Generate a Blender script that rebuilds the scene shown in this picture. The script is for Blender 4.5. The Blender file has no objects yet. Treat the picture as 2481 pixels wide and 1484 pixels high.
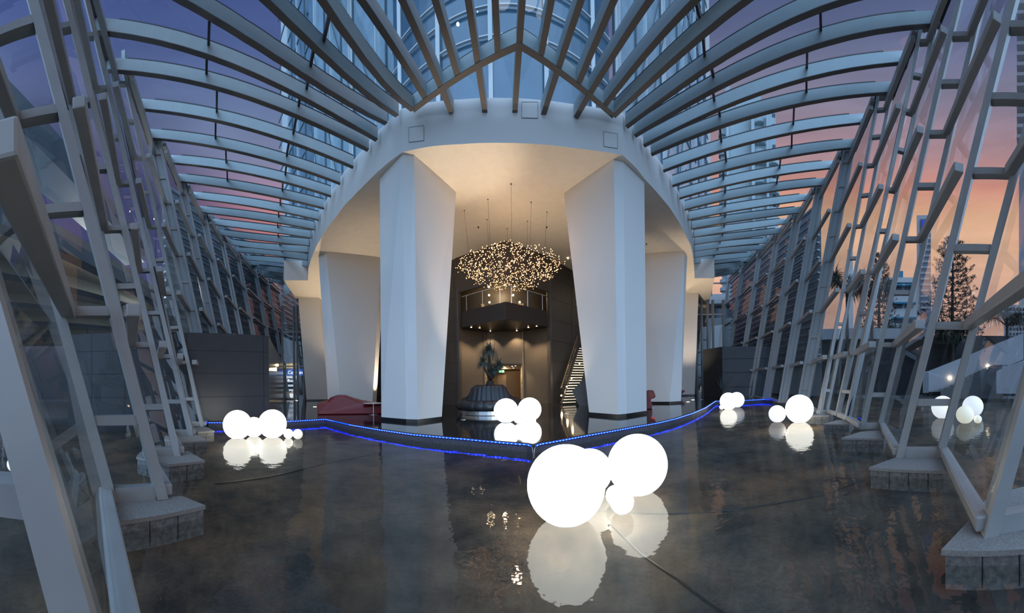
import bpy, bmesh, math, random
import numpy as np
from math import sin, cos, pi, radians, hypot, atan2, sqrt
from mathutils import Vector
random.seed(7)
SC = bpy.context.scene
COL = SC.collection

# ------------------------------------------------------------------ camera (cylindrical panorama, level horizon with a slight roll)
F = 720.0; CX = 1240.5; CY = 931.0; H = 1.65; ROLL = radians(0.8)
cd = bpy.data.cameras.new('camera'); cam = bpy.data.objects.new('camera', cd); COL.objects.link(cam)
cd.type = 'PANO'; cd.panorama_type = 'CENTRAL_CYLINDRICAL'
cd.central_cylindrical_radius = 1.0
cd.central_cylindrical_range_u_min = -1240.5/F; cd.central_cylindrical_range_u_max = 1240.5/F
cd.central_cylindrical_range_v_min = (CY-1484)/F; cd.central_cylindrical_range_v_max = CY/F
cd.clip_start = 0.05; cd.clip_end = 3000
cam.location = (0, 0, H)
cam.rotation_mode = 'QUATERNION'
from mathutils import Quaternion
cam.rotation_quaternion = Quaternion((0, 1, 0), ROLL) @ Quaternion((1, 0, 0), pi/2)
SC.camera = cam
SC.view_settings.view_transform = 'Standard'; SC.view_settings.look = 'None'
SC.view_settings.gamma = 1; SC.view_settings.use_curve_mapping = False
SC.view_settings.exposure = 0.0
try:
    SC.cycles.transparent_max_bounces = 48; SC.cycles.max_bounces = 10; SC.cycles.sample_clamp_indirect = 6
    SC.cycles.caustics_reflective = False; SC.cycles.caustics_refractive = False
except Exception: pass

# ------------------------------------------------------------------ sky
def s2l(c):
    return tuple(((v/255)/12.92 if v/255 <= .04045 else ((v/255+.055)/1.055)**2.4) for v in c)
W = bpy.data.worlds.new('dusk_sky'); SC.world = W; W.use_nodes = True
nt = W.node_tree; nt.nodes.clear()
def N(t, **k):
    n = nt.nodes.new(t)
    for a, b in k.items(): setattr(n, a, b)
    return n
tc = N('ShaderNodeTexCoord'); sx = N('ShaderNodeSeparateXYZ'); nt.links.new(tc.outputs['Generated'], sx.inputs[0])
def ramp(stops):
    r = N('ShaderNodeValToRGB'); e = r.color_ramp.elements
    while len(e) > 1: e.remove(e[-1])
    e[0].position = stops[0][0]; e[0].color = (*s2l(stops[0][1]), 1)
    for p, c in stops[1:]:
        q = e.new(p); q.color = (*s2l(c), 1)
    nt.links.new(sx.outputs['Z'], r.inputs[0]); return r
RR = ramp([(0, (180,150,145)), (.28, (222,172,152)), (.40, (236,186,154)), (.48, (238,184,148)), (.54, (222,152,134)), (.60, (186,146,152)), (.69, (140,134,158)), (.76, (100,108,145)), (.82, (84,96,142))])
RL = ramp([(0, (120,110,130)), (.3, (200,140,145)), (.42, (226,145,143)), (.5, (218,142,148)), (.55, (176,140,165)), (.61, (138,142,176)), (.68, (112,128,168)), (.76, (82,98,150)), (.82, (70,86,144))])
mr = N('ShaderNodeMapRange', interpolation_type='SMOOTHSTEP'); mr.inputs[1].default_value = -.45; mr.inputs[2].default_value = .45
nt.links.new(sx.outputs['X'], mr.inputs[0])
mx = N('ShaderNodeMixRGB'); nt.links.new(mr.outputs[0], mx.inputs[0]); nt.links.new(RL.outputs[0], mx.inputs[1]); nt.links.new(RR.outputs[0], mx.inputs[2])
# soft cloud streaks
mp = N('ShaderNodeMapping'); mp.inputs['Scale'].default_value = (1.2, 1.2, 9); nt.links.new(tc.outputs['Generated'], mp.inputs[0])
cn = N('ShaderNodeTexNoise'); cn.inputs['Scale'].default_value = 2.2; cn.inputs['Detail'].default_value = 5; nt.links.new(mp.outputs[0], cn.inputs[0])
cm = N('ShaderNodeMapRange'); cm.inputs[1].default_value = .3; cm.inputs[2].default_value = .75; cm.inputs[3].default_value = .86; cm.inputs[4].default_value = 1.1
nt.links.new(cn.outputs[0], cm.inputs[0])
mc = N('ShaderNodeMixRGB', blend_type='MULTIPLY'); mc.inputs[0].default_value = 1
px_ = N('ShaderNodeMapRange', interpolation_type='SMOOTHSTEP'); px_.inputs[1].default_value = -.60; px_.inputs[2].default_value = -.80; nt.links.new(sx.outputs['X'], px_.inputs[0])
mp_ = N('ShaderNodeMixRGB'); mp_.inputs[2].default_value = (*s2l((68, 70, 110)), 1); nt.links.new(px_.outputs[0], mp_.inputs[0]); nt.links.new(mx.outputs[0], mp_.inputs[1])
nt.links.new(mp_.outputs[0], mc.inputs[1]); nt.links.new(cm.outputs[0], mc.inputs[2])
# unseen sky behind the photographer and overhead, brightened to light fascia and steel
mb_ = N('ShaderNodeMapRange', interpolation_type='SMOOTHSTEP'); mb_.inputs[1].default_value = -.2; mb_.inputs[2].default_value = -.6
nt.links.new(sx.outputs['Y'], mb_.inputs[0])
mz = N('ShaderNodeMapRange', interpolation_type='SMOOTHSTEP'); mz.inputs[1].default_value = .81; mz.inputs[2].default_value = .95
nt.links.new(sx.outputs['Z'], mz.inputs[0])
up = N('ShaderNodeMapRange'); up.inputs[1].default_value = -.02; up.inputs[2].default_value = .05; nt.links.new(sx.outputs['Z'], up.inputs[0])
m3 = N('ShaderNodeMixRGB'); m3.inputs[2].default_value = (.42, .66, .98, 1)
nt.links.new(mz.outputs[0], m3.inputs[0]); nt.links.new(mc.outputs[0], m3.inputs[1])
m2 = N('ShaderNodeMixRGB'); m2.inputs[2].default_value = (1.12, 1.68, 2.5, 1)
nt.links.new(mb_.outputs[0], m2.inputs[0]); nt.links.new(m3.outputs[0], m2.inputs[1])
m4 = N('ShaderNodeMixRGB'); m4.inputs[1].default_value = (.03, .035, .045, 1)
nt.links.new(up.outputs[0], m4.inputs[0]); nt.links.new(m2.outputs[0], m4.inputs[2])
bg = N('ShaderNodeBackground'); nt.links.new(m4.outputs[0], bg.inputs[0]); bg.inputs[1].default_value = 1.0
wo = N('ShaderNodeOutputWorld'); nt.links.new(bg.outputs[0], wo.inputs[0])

# ------------------------------------------------------------------ pixel -> place
def ray(x, y):
    t = (x-CX)/F; a, b, c = sin(t), cos(t), (CY-y)/F
    return Vector((a*cos(ROLL)+c*sin(ROLL), b, -a*sin(ROLL)+c*cos(ROLL)))
def atz(x, y, z):
    r = ray(x, y); s = (z-H)/r.z; return Vector((r.x*s, r.y*s, z))
def atd(x, y, d):
    r = ray(x, y); s = d/hypot(r.x, r.y); return Vector((r.x*s, r.y*s, H+r.z*s))
def onseg(x, y, A, B):
    r = ray(x, y); dx, dy = B[0]-A[0], B[1]-A[1]
    det = r.x*(-dy)+r.y*dx
    s = (A[0]*(-dy)+A[1]*dx)/det
    return Vector((r.x*s, r.y*s, H+r.z*s))
def plan(x, d, y=931):
    p = atd(x, y, d); return (p.x, p.y)

# ------------------------------------------------------------------ materials
MATS = {}
def mat(name, col, rough=.5, metal=0., spec=.5, emis=None, es=0., noise=None, bump=None, nscale=6., coat=0.):
    if name in MATS: return MATS[name]
    m = bpy.data.materials.new(name); m.use_nodes = True; MATS[name] = m
    b = m.node_tree.nodes['Principled BSDF']; L = m.node_tree.links; nn = m.node_tree.nodes
    b.inputs['Base Color'].default_value = (*col, 1); b.inputs['Roughness'].default_value = rough
    b.inputs['Metallic'].default_value = metal; b.inputs['Specular IOR Level'].default_value = spec
    if coat: b.inputs['Coat Weight'].default_value = coat
    if emis: b.inputs['Emission Color'].default_value = (*emis, 1); b.inputs['Emission Strength'].default_value = es
    if noise or bump:
        t = nn.new('ShaderNodeTexCoord'); n = nn.new('ShaderNodeTexNoise'); n.inputs['Scale'].default_value = nscale; n.inputs['Detail'].default_value = 6
        L.new(t.outputs['Object'], n.inputs[0])
        if noise:
            r = nn.new('ShaderNodeMapRange'); r.inputs[1].default_value = .3; r.inputs[2].default_value = .7; r.inputs[3].default_value = 1-noise; r.inputs[4].default_value = 1+noise
            L.new(n.outputs[0], r.inputs[0]); x = nn.new('ShaderNodeMixRGB'); x.blend_type = 'MULTIPLY'; x.inputs[0].default_value = 1
            x.inputs[1].default_value = (*col, 1); L.new(r.outputs[0], x.inputs[2]); L.new(x.outputs[0], b.inputs['Base Color'])
        if bump:
            q = nn.new('ShaderNodeBump'); q.inputs['Strength'].default_value = bump; q.inputs['Distance'].default_value = .02
            L.new(n.outputs[0], q.inputs['Height']); L.new(q.outputs[0], b.inputs['Normal'])
    return m
def glassmat(name, tint, f0=.05, rough=.0, ripple=None, power=5., fmax=1.):
    """thin see-through sheet: transparent with an angle-dependent mirror reflection"""
    m = bpy.data.materials.new(name); m.use_nodes = True; MATS[name] = m
    nn = m.node_tree.nodes; L = m.node_tree.links; nn.clear()
    g = nn.new('ShaderNodeNewGeometry'); d = nn.new('ShaderNodeVectorMath'); d.operation = 'DOT_PRODUCT'
    L.new(g.outputs['Incoming'], d.inputs[0]); L.new(g.outputs['Normal'], d.inputs[1])
    def M(op, a, b=None):
        q = nn.new('ShaderNodeMath'); q.operation = op
        for i, v in enumerate((a, b)):
            if v is None: continue
            if isinstance(v, (int, float)): q.inputs[i].default_value = v
            else: L.new(v, q.inputs[i])
        return q.outputs[0]
    c = M('ABSOLUTE', d.outputs['Value']); k = M('POWER', M('SUBTRACT', 1., c), power)
    f = M('ADD', f0, M('MULTIPLY', k, fmax-f0))
    t = nn.new('ShaderNodeBsdfTransparent'); t.inputs[0].default_value = (*tint, 1)
    s = nn.new('ShaderNodeBsdfGlossy'); s.inputs['Roughness'].default_value = rough; s.inputs[0].default_value = (1, 1, 1, 1)
    x = nn.new('ShaderNodeMixShader'); o = nn.new('ShaderNodeOutputMaterial')
    L.new(f, x.inputs[0]); L.new(t.outputs[0], x.inputs[1]); L.new(s.outputs[0], x.inputs[2]); L.new(x.outputs[0], o.inputs[0])
    if ripple:
        tcn = nn.new('ShaderNodeTexCoord'); n1 = nn.new('ShaderNodeTexNoise'); n1.inputs['Scale'].default_value = 3.2; n1.inputs['Detail'].default_value = 3
        L.new(tcn.outputs['Object'], n1.inputs[0])
        bp = nn.new('ShaderNodeBump'); bp.inputs['Strength'].default_value = ripple; bp.inputs['Distance'].default_value = .02
        L.new(n1.outputs[0], bp.inputs['Height']); L.new(bp.outputs[0], s.inputs['Normal'])
    return m
STEEL = mat('painted_steel', (.38, .38, .375), .42, .15, .5, noise=.06, nscale=3)
STEELR = mat('roof_beam_steel', (.39, .48, .50), .42, .15, .5, noise=.04, nscale=2)
GASKET = mat('black_gasket', (.012, .014, .017), .4)
DARKST = mat('dark_steel', (.05, .05, .055), .35, .3)
PLAST = mat('white_render', (.80, .79, .77), .75, bump=.08, nscale=60)
SOFF = mat('cream_soffit', (.80, .76, .68), .8, noise=.03, nscale=3)
SKIRT = mat('black_skirting', (.015, .015, .015), .3)
CLAD = mat('dark_cladding', (.055, .06, .068), .38, .2, noise=.06, nscale=2)
CLADW = mat('brown_black_cladding', (.075, .066, .058), .38, noise=.06, nscale=1.5)
SEAM = mat('panel_joint', (.01, .01, .01), .6)
STONE = mat('grey_granite', (.30, .285, .27), .75, noise=.18, bump=.35, nscale=38)
STONE2 = mat('split_granite', (.20, .195, .19), .85, noise=.35, bump=.9, nscale=16)
DECK = mat('polished_black_stone', (.022, .021, .022), .07, 0, .55, noise=.3, nscale=1.3)
CURB = mat('curb_granite', (.075, .072, .07), .55, noise=.3, bump=.3, nscale=20)
ALU = mat('brushed_aluminium', (.62, .64, .66), .3, .8)
GLASS = glassmat('clear_glass', (.88, .92, .93), .055, 0., power=4.2, fmax=.6)
GLASST = glassmat('tinted_glass', (.62, .68, .71), .05, 0., power=4., fmax=.14)
GLASSR = glassmat('roof_glass', (.90, .94, .95), .03, 0., power=5, fmax=.5)
WATER = glassmat('pool_water', (.86, .88, .86), .045, .03, ripple=.32, power=4.0, fmax=.27)
BULB = mat('globe_light', (.9, .9, .88), .4, emis=(1, .975, .86), es=4.8)
BULBW = mat('globe_light_soft', (.9, .9, .9), .4, emis=(.93, .95, 1), es=.85)
BULBC = mat('globe_light_cool', (.9, .9, .9), .4, emis=(.93, 1, .99), es=4.6)
BULBY = mat('globe_light_ivory', (.9, .9, .8), .4, emis=(1, .97, .78), es=.75)
RED = mat('red_polyethylene', (.20, .004, .008), .35, coat=.1)
WARM = mat('warm_lamp_face', (1, .9, .7), .4, emis=(1, .72, .40), es=40)
WARM2 = mat('warm_lamp_small', (1, .9, .7), .4, emis=(1, .75, .45), es=12)
LEATH = mat('charcoal_leather', (.022, .026, .034), .34, bump=.2, nscale=30)
LEAF = mat('dusty_green_leaf', (.075, .115, .105), .6)
BARK = mat('grey_bark', (.045, .037, .03), .85, noise=.3, bump=.6, nscale=9)

# water-logged pool bottom, stained concrete
def stained():
    m = mat('stained_pool_concrete', (.05, .042, .036), .8)
    nn = m.node_tree.nodes; L = m.node_tree.links; b = nn['Principled BSDF']
    t = nn.new('ShaderNodeTexCoord')
    n = nn.new('ShaderNodeTexNoise'); n.inputs['Scale'].default_value = .9; n.inputs['Detail'].default_value = 9; n.inputs['Roughness'].default_value = .68
    n2 = nn.new('ShaderNodeTexNoise'); n2.inputs['Scale'].default_value = .22; n2.inputs['Detail'].default_value = 3
    n3 = nn.new('ShaderNodeTexNoise'); n3.inputs['Scale'].default_value = 14; n3.inputs['Detail'].default_value = 8; n3.inputs['Roughness'].default_value = .75
    for q in (n, n2, n3): L.new(t.outputs['Object'], q.inputs[0])
    r = nn.new('ShaderNodeValToRGB'); e = r.color_ramp.elements
    e[0].position = .38; e[0].color = (.032, .028, .025, 1); e[1].position = .62; e[1].color = (.165, .120, .084, 1)
    L.new(n.outputs[0], r.inputs[0])
    r2 = nn.new('ShaderNodeValToRGB'); e = r2.color_ramp.elements
    e[0].position = .42; e[0].color = (.75, .85, .95, 1); e[1].position = .62; e[1].color = (1.25, 1., .82, 1)
    L.new(n2.outputs[0], r2.inputs[0])
    r3 = nn.new('ShaderNodeMapRange'); r3.inputs[1].default_value = .4; r3.inputs[2].default_value = .6; r3.inputs[3].default_value = .84; r3.inputs[4].default_value = 1.14
    L.new(n3.outputs[0], r3.inputs[0])
    a = nn.new('ShaderNodeMixRGB'); a.blend_type = 'MULTIPLY'; a.inputs[0].default_value = 1; L.new(r.outputs[0], a.inputs[1]); L.new(r2.outputs[0], a.inputs[2])
    c = nn.new('ShaderNodeMixRGB'); c.blend_type = 'MULTIPLY'; c.inputs[0].default_value = 1; L.new(a.outputs[0], c.inputs[1]); L.new(r3.outputs[0], c.inputs[2])
    L.new(c.outputs[0], b.inputs['Base Color']); return m
POOL = stained()

# ------------------------------------------------------------------ mesh building
class MB:
    def __init__(s): s.v = []; s.f = []; s.smooth = False
    def add(s, vs, fs):
        o = len(s.v); s.v += [tuple(v) for v in vs]; s.f += [tuple(i+o for i in f) for f in fs]; return s
    def hexa(s, b, t):     # bottom 4 + top 4 corners
        s.add(list(b)+list(t), [(3,2,1,0), (4,5,6,7), (0,1,5,4), (1,2,6,5), (2,3,7,6), (3,0,4,7)]); return s
    def box(s, x0, x1, y0, y1, z0, z1):
        return s.hexa([(x0,y0,z0),(x1,y0,z0),(x1,y1,z0),(x0,y1,z0)], [(x0,y0,z1),(x1,y0,z1),(x1,y1,z1),(x0,y1,z1)])
    def quad(s, a, b, c, d): return s.add([a, b, c, d], [(0,1,2,3)])
    def prism(s, poly, z0, z1):
        n = len(poly); vs = [(p[0], p[1], z0) for p in poly]+[(p[0], p[1], z1) for p in poly]
        return s.add(vs, [tuple(range(n-1,-1,-1)), tuple(range(n, 2*n))]+[(i, (i+1) % n, n+(i+1) % n, n+i) for i in range(n)])
    def loft(s, rings, cap=True):
        n = len(rings[0]); vs = [p for r in rings for p in r]; fs = []
        for k in range(len(rings)-1):
            for i in range(n): fs.append((k*n+i, k*n+(i+1) % n, (k+1)*n+(i+1) % n, (k+1)*n+i))
        if cap: fs += [tuple(range(n-1, -1, -1)), tuple(range((len(rings)-1)*n, len(rings)*n))]
        return s.add(vs, fs)
    def sweep(s, pts, u, v, w, h):
        """rectangular bar along pts; section half sizes w (along u) and h (along v); u, v constant or per point"""
        rs = []
        for i, p in enumerate(pts):
            uu = Vector(u[i] if isinstance(u, list) else u).normalized(); vv = Vector(v[i] if isinstance(v, list) else v).normalized()
            p = Vector(p); rs.append([p-uu*w-vv*h, p+uu*w-vv*h, p+uu*w+vv*h, p-uu*w+vv*h])
        return s.loft(rs)
    def bar(s, a, b, w, h, upv=(0,0,1)):
        a, b = Vector(a), Vector(b); d = (b-a).normalized(); u = d.cross(Vector(upv))
        if u.length < 1e-4: u = d.cross(Vector((1,0,0)))
        u.normalize(); v = u.cross(d).normalized()
        return s.sweep([a, b], u, v, w/2, h/2)
    def tube(s, pts, r, n=8, rr=None):
        rs = []
        for i, p in enumerate(pts):
            p = Vector(p); a = Vector(pts[max(i-1, 0)]); b = Vector(pts[min(i+1, len(pts)-1)]); d = (b-a).normalized()
            u = d.cross(Vector((0,0,1)));
            if u.length < 1e-3: u = Vector((1,0,0))
            u.normalize(); v = u.cross(d); q = rr[i] if rr else r
            rs.append([p+(u*cos(2*pi*k/n)+v*sin(2*pi*k/n))*q for k in range(n)])
        return s.loft(rs)
    def lathe(s, c, prof, n=32):
        rs = [[(c[0]+r*cos(2*pi*k/n), c[1]+r*sin(2*pi*k/n), c[2]+z) for k in range(n)] for r, z in prof]
        return s.loft(rs)
    def ball(s, c, r, n=16, m=8):
        return s.lathe(c, [(max(r*sin(pi*j/m), 1e-4), -r*cos(pi*j/m)) for j in range(m+1)], n)
def obj(name, mb, material, parent=None, smooth=False, bevel=0):
    me = bpy.data.meshes.new(name); me.from_pydata(mb.v, [], mb.f); me.validate()
    bm = bmesh.new(); bm.from_mesh(me); bmesh.ops.recalc_face_normals(bm, faces=bm.faces); bm.to_mesh(me); bm.free()
    me.materials.append(material)
    if smooth:
        for p in me.polygons: p.use_smooth = True
    o = bpy.data.objects.new(name, me); COL.objects.link(o)
    if bevel:
        b = o.modifiers.new('bevel', 'BEVEL'); b.width = bevel; b.segments = 2; b.limit_method = 'ANGLE'
    if parent: o.parent = parent; o.location = -Vector(parent.location)
    return o
def tag(o, label, cat, group=None, kind=None):
    if label: o['label'] = label
    if cat: o['category'] = cat
    if group: o['group'] = group
    if kind: o['kind'] = kind
    return o
def thing(name, loc, label, cat, group=None):
    o = bpy.data.objects.new(name, None); COL.objects.link(o); o.location = loc; o.empty_display_size = .2
    return tag(o, label, cat, group)
def struct(name, mb, m, **k):
    o = obj(name, mb, m, **k); o['kind'] = 'structure'; return o
ORD = ['zeroth','first','second','third','fourth','fifth','sixth','seventh','eighth','ninth','tenth','eleventh','twelfth','thirteenth','fourteenth','fifteenth','sixteenth','seventeenth','eighteenth','nineteenth','twentieth','twenty-first','twenty-second','twenty-third']

# ------------------------------------------------------------------ pool, deck
CEIL = 10.9; HT = 15.5; DZ = .22
ed = [(505,1021),(600,1021),(700,1018),(790,1013),(850,1026),(916,1037),(1004,1049),(1125,1059),(1200,1066),(1278,1072),(1292,1075),(1306,1071),(1420,1051),(1530,1032),(1590,1022),(1633,1012),(1675,999),(1706,986),(1722,976),(1732,970),(1790,969),(1850,966),(1874,967)]
edge = [atz(x, y, DZ) for x, y in ed]
deckpoly = [(p.x, p.y) for p in edge]+[(34, 44), (-34, 44)]
d = MB(); d.prism(deckpoly, -.28, DZ-.06); struct('floor_base', d, CURB)
d = MB(); d.prism(deckpoly, DZ-.06, DZ); struct('floor', d, DECK)
# recessed shadow gap and coping courses on the pool edge
for nm, i0, i1, side in (('left', 0, 10, 'left of the prow'), ('right', 10, len(edge)-1, 'right of the prow')):
    t = thing('pool_curb', edge[(i0+i1)//2], 'grey stone curb along the lobby floor edge, '+side, 'curb')
    m = MB(); c = [Vector((p.x, p.y, 0)) for p in edge[i0:i1+1]]
    off = []
    for i, p in enumerate(c):
        a, b = c[max(i-1, 0)], c[min(i+1, len(c)-1)]; dd = (b-a).normalized(); off.append(Vector((dd.y, -dd.x, 0)))
    def ribbon(o0, o1, z0, z1):
        q = MB()
        q.loft([[(p+n*o0)+Vector((0,0,z0)), (p+n*o1)+Vector((0,0,z0)), (p+n*o1)+Vector((0,0,z1)), (p+n*o0)+Vector((0,0,z1))] for p, n in zip(c, off)])
        return q
    obj('stone_course', ribbon(.0, .05, -.28, DZ-.075), STONE2 if 0 else CURB, t)
    obj('coping', ribbon(-.0, .07, DZ-.05, DZ-.012), CURB, t)
    s = thing('led_strip', edge[(i0+i1)//2]+Vector((0,0,-.02)), 'blue glowing LED strip under the deck edge, '+side, 'light strip')
    BL = mat('blue_led_tape', (.02,.03,.6), .4, emis=(.0, .012, 1), es=16); DOT = mat('led_dot', (.4,.5,1), .4, emis=(.10, .22, 1), es=14)
    obj('led_tape', ribbon(.071, .083, DZ-.042, DZ-.018), BL, s)
    m = MB()
    for k in range(len(c)-1):
        L = (c[k+1]-c[k]).length; n = max(1, int(L/.11))
        for j in range(n):
            p = c[k].lerp(c[k+1], (j+.5)/n)+off[k]*.088+Vector((0,0,DZ-.03)); dd = (c[k+1]-c[k]).normalized()
            m.sweep([p-dd*.012, p+dd*.012], off[k], (0,0,1), .004, .006)
    o = obj('led_chips', m, DOT, s); o['kind'] = 'stuff'
m = MB(); ap = edge[10]
m.tube([edge[9]+Vector((.0,-.1,-.03)), ap+Vector((-.03,-.12,-.06)), ap+Vector((-.015,-.13,-.16)), ap+Vector((-.01,-.13,-.3))], .006)
m.tube([edge[11]+Vector((.0,-.1,-.03)), ap+Vector((.03,-.12,-.06)), ap+Vector((.015,-.13,-.16)), ap+Vector((.01,-.13,-.3))], .006)
tag(obj('power_cable', m, ALU), 'pale twin cable dropping from the prow of the deck into the water', 'cable')
m = MB()
for x, y in ((992,1072),(1117,1084),(1563,1060),(1690,1012)):
    p = onseg(x, y, (0,0), (1,1)) if 0 else None
# pool
pb = [(-34,-8),(34,-8),(34,30),(-34,30)]
m = MB(); m.prism([(-40,-12),(40,-12),(40,36),(-40,36)], -.5, -.22); struct('pool_floor', m, POOL)
m = MB(); m.quad((-40,-12,0),(40,-12,0),(40,36,0),(-40,36,0)); struct('pool_water', m, WATER)
# joints in the pool bottom
m = MB()
for pts in ([(1480,1270),(1552,1341),(1640,1402),(1760,1490)], [(1430,1234),(1530,1242),(1622,1244),(1787,1233),(1900,1216),(2000,1197),(2100,1158)], [(520,1172),(650,1155),(790,1122),(900,1100)]):
    c = [atz(x, y, -.215) for x, y in pts]
    m.tube(c, .012, 6)
tag(obj('pool_bottom_cables', m, SKIRT), 'thin dark cables lying across the pool bottom between the globes and the right plinth', 'cable', kind='stuff')
# paving beyond the water, both sides
GR = mat('grey_paving', (.16, .165, .17), .7, noise=.15, nscale=2)
m = MB(); m.prism([(22.5,-14),(260,-120),(260,160),(30,60),(30,26)], -.4, .14); struct('floor_paving_right', m, GR)
m = MB(); m.prism([(-15.2,-14),(-15.2,3),(-16.5,8),(-30,26),(-30,60),(-160,110),(-160,-90)], -.4, .14); struct('floor_paving_left', m, GR)

# ------------------------------------------------------------------ floating globes
def globe(x, y, r, z0, m, label, group, sink=.06, taper=0.):
    ang = sin(r/F); yh = CY-(x-CX)*0 ; R0 = ray(x, y); k = R0.z/hypot(R0.x, R0.y)
    d = (H-z0)/((1-sink)*ang-k); R = d*ang; c = atd(x, y, d)
    t = thing('globe_light', (c.x, c.y, z0), label, 'globe lamp', group)
    prof = []
    for j in range(25):
        a = pi*j/24; rr, zz = R*sin(a), -R*cos(a)
        if zz < -.92*R: zz = -.92*R-(.02*R)*(1-rr/(.4*R)); rr = min(rr, .4*R)
        prof.append((max(rr, 1e-3), zz))
    q = MB(); q.lathe(c, prof, 48); obj('globe_shell', q, m, t, smooth=True)
    q = MB(); q.lathe((c.x, c.y, z0-.02), [(.30*R, 0), (.34*R, .03*R+.02), (.30*R, .06*R+.02)], 24)
    obj('base_ring', q, mat('globe_base', (.5,.5,.48), .5), t)
    return c, d, R
G1 = 'globe lights floating in the pool'
globe(1372,1172,95,0,BULB,'largest glowing white globe, front of the pool, left of its cluster',G1)
globe(1545,1124,73,0,BULB,'second largest glowing globe, right side of the front cluster in the pool',G1)
globe(1429,1141,54,0,BULB,'glowing globe half hidden behind the two biggest globes',G1)
globe(1491,1199,23.5,0,BULB,'small glowing globe touching the second largest globe, the rear of two tiny ones',G1)
globe(1507,1214,29,0,BULB,'small glowing globe floating in front of the front cluster',G1)
globe(575,1028,35,0,BULB,'left big glowing globe of the cluster before the dark clad box',G1)
globe(660,1026,34.5,0,BULB,'right big glowing globe of the cluster before the dark clad box',G1)
globe(615,1034,24,0,BULB,'medium glowing globe between and behind the two left cluster globes',G1)
globe(698.5,1050,11.5,0,BULB,'tiny glowing globe touching the left cluster, nearer the big globe',G1)
globe(721.5,1051,12,0,BULBY,'tiny cream globe at the right end of the left cluster',G1)
globe(1765,971.5,21,0,BULB,'bright globe in front of the far right dark box',G1)
globe(1785,968,19,0,BULBW,'dim white globe behind the bright one at the far right dark box',G1)
globe(1748,986,5.5,0,BULBY,'tiny ivory globe peeping out beside the far bright globe',G1)
globe(1883,1002,21,0,BULBW,'dim white globe left of the bright globe by the right glass wall',G1)
globe(1937,990,34.5,0,BULB,'big bright globe beside the right glass wall',G1)
globe(35,1124,18.5,0,BULBY,'cream globe outside the left glass wall, leftmost of the pair',G1)
globe(71.5,1124,18.5,0,BULBY,'cream globe outside the left glass wall, right one of the pair',G1)
globe(99,1163,14,0,BULBY,'cream globe mostly hidden behind the nearest left frame',G1)
globe(2284,986,28,0,BULBW,'large dimly glowing white globe outside behind the second right glass frame',G1)  # its dim white comes from a weak glow in the material
globe(2338,1004,22,0,BULBY,'pale yellow globe outside behind the right glass, with a tiny one beside it',G1)
globe(2357,984,26,0,BULBW,'bluish white globe outside behind the pale yellow one',G1)
globe(2369,1015,10,0,BULBY,'tiny pale globe outside to the right of the pale yellow globe',G1)
G2 = 'globe lights standing on the lobby floor'
globe(1226,994,29.5,DZ,BULBC,'left big globe standing on the black lobby floor',G2,.03)
globe(1283,991,28.5,DZ,BULBC,'right big globe standing on the black lobby floor',G2,.03)
globe(1261,1007,19.5,DZ,BULBC,'medium globe between and in front of the two on the lobby floor',G2,.03)
globe(1289,1019,9.5,DZ,BULBC,'tiny globe at the right foot of the lobby floor cluster',G2,.03)
# ------------------------------------------------------------------ drum: curved fascia, soffit, columns
fb = [(688,679),(746,679),(747,651),(752,632),(767,594.4),(789.7,556.6),(816,522.6),(832,500),(869,461.6),(909.4,421),(940,394),(975,368),(1040,355),(1121.7,348.7),(1222.8,346),(1300,349),(1384.8,357.8),(1450,366),(1509.4,376),(1540,405),(1563.3,434.6),(1592,466),(1620.6,500),(1642,532),(1660,567),(1674,595),(1679.4,623),(1682,652),(1683,673.6),(1731,673.6)]
fp = [atz(x, y, CEIL) for x, y in fb]
# smooth the visible ring towards its best-fit circle so that the curve has no kinks
ring = fp[3:27]
A_ = np.array([[p.x, p.y, 1] for p in ring]); s_, *_r = np.linalg.lstsq(A_, np.array([p.x**2+p.y**2 for p in ring]), rcond=None)
rc = (s_[0]/2, s_[1]/2); RRAD = sqrt(s_[2]+rc[0]**2+rc[1]**2)
def fas(p):
    return Vector(p)
back = 44
FT = 12.62
poly_f = [(-33, back), (fp[0].x*1.0, fp[0].y)] + [(p.x, p.y) for p in fp[1:-1]] + [(fp[-1].x, fp[-1].y), (33, back)]
m = MB(); poly = [(p.x, p.y) for p in fp]
n = len(poly)
for i in range(n-1):
    a, b = poly[i], poly[i+1]
    m.quad((a[0],a[1],CEIL), (b[0],b[1],CEIL), (b[0],b[1],FT), (a[0],a[1],FT))
a, b = poly[0], (-33, back); m.quad((a[0],a[1],CEIL), (a[0],a[1],FT), (b[0],b[1],FT), (b[0],b[1],CEIL))
a, b = poly[-1], (33, back); m.quad((a[0],a[1],CEIL), (b[0],b[1],CEIL), (b[0],b[1],FT), (a[0],a[1],FT))
o = struct('wall_fascia', m, PLAST)
for q in list(o.data.polygons)[3:26]: q.use_smooth = True
m = MB(); m.add([(p[0], p[1], CEIL) for p in poly_f], [tuple(range(len(poly_f)))]); m.add([(p[0], p[1], FT) for p in poly_f], [tuple(range(len(poly_f)))])
o = struct('ceiling', m, SOFF)
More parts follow.
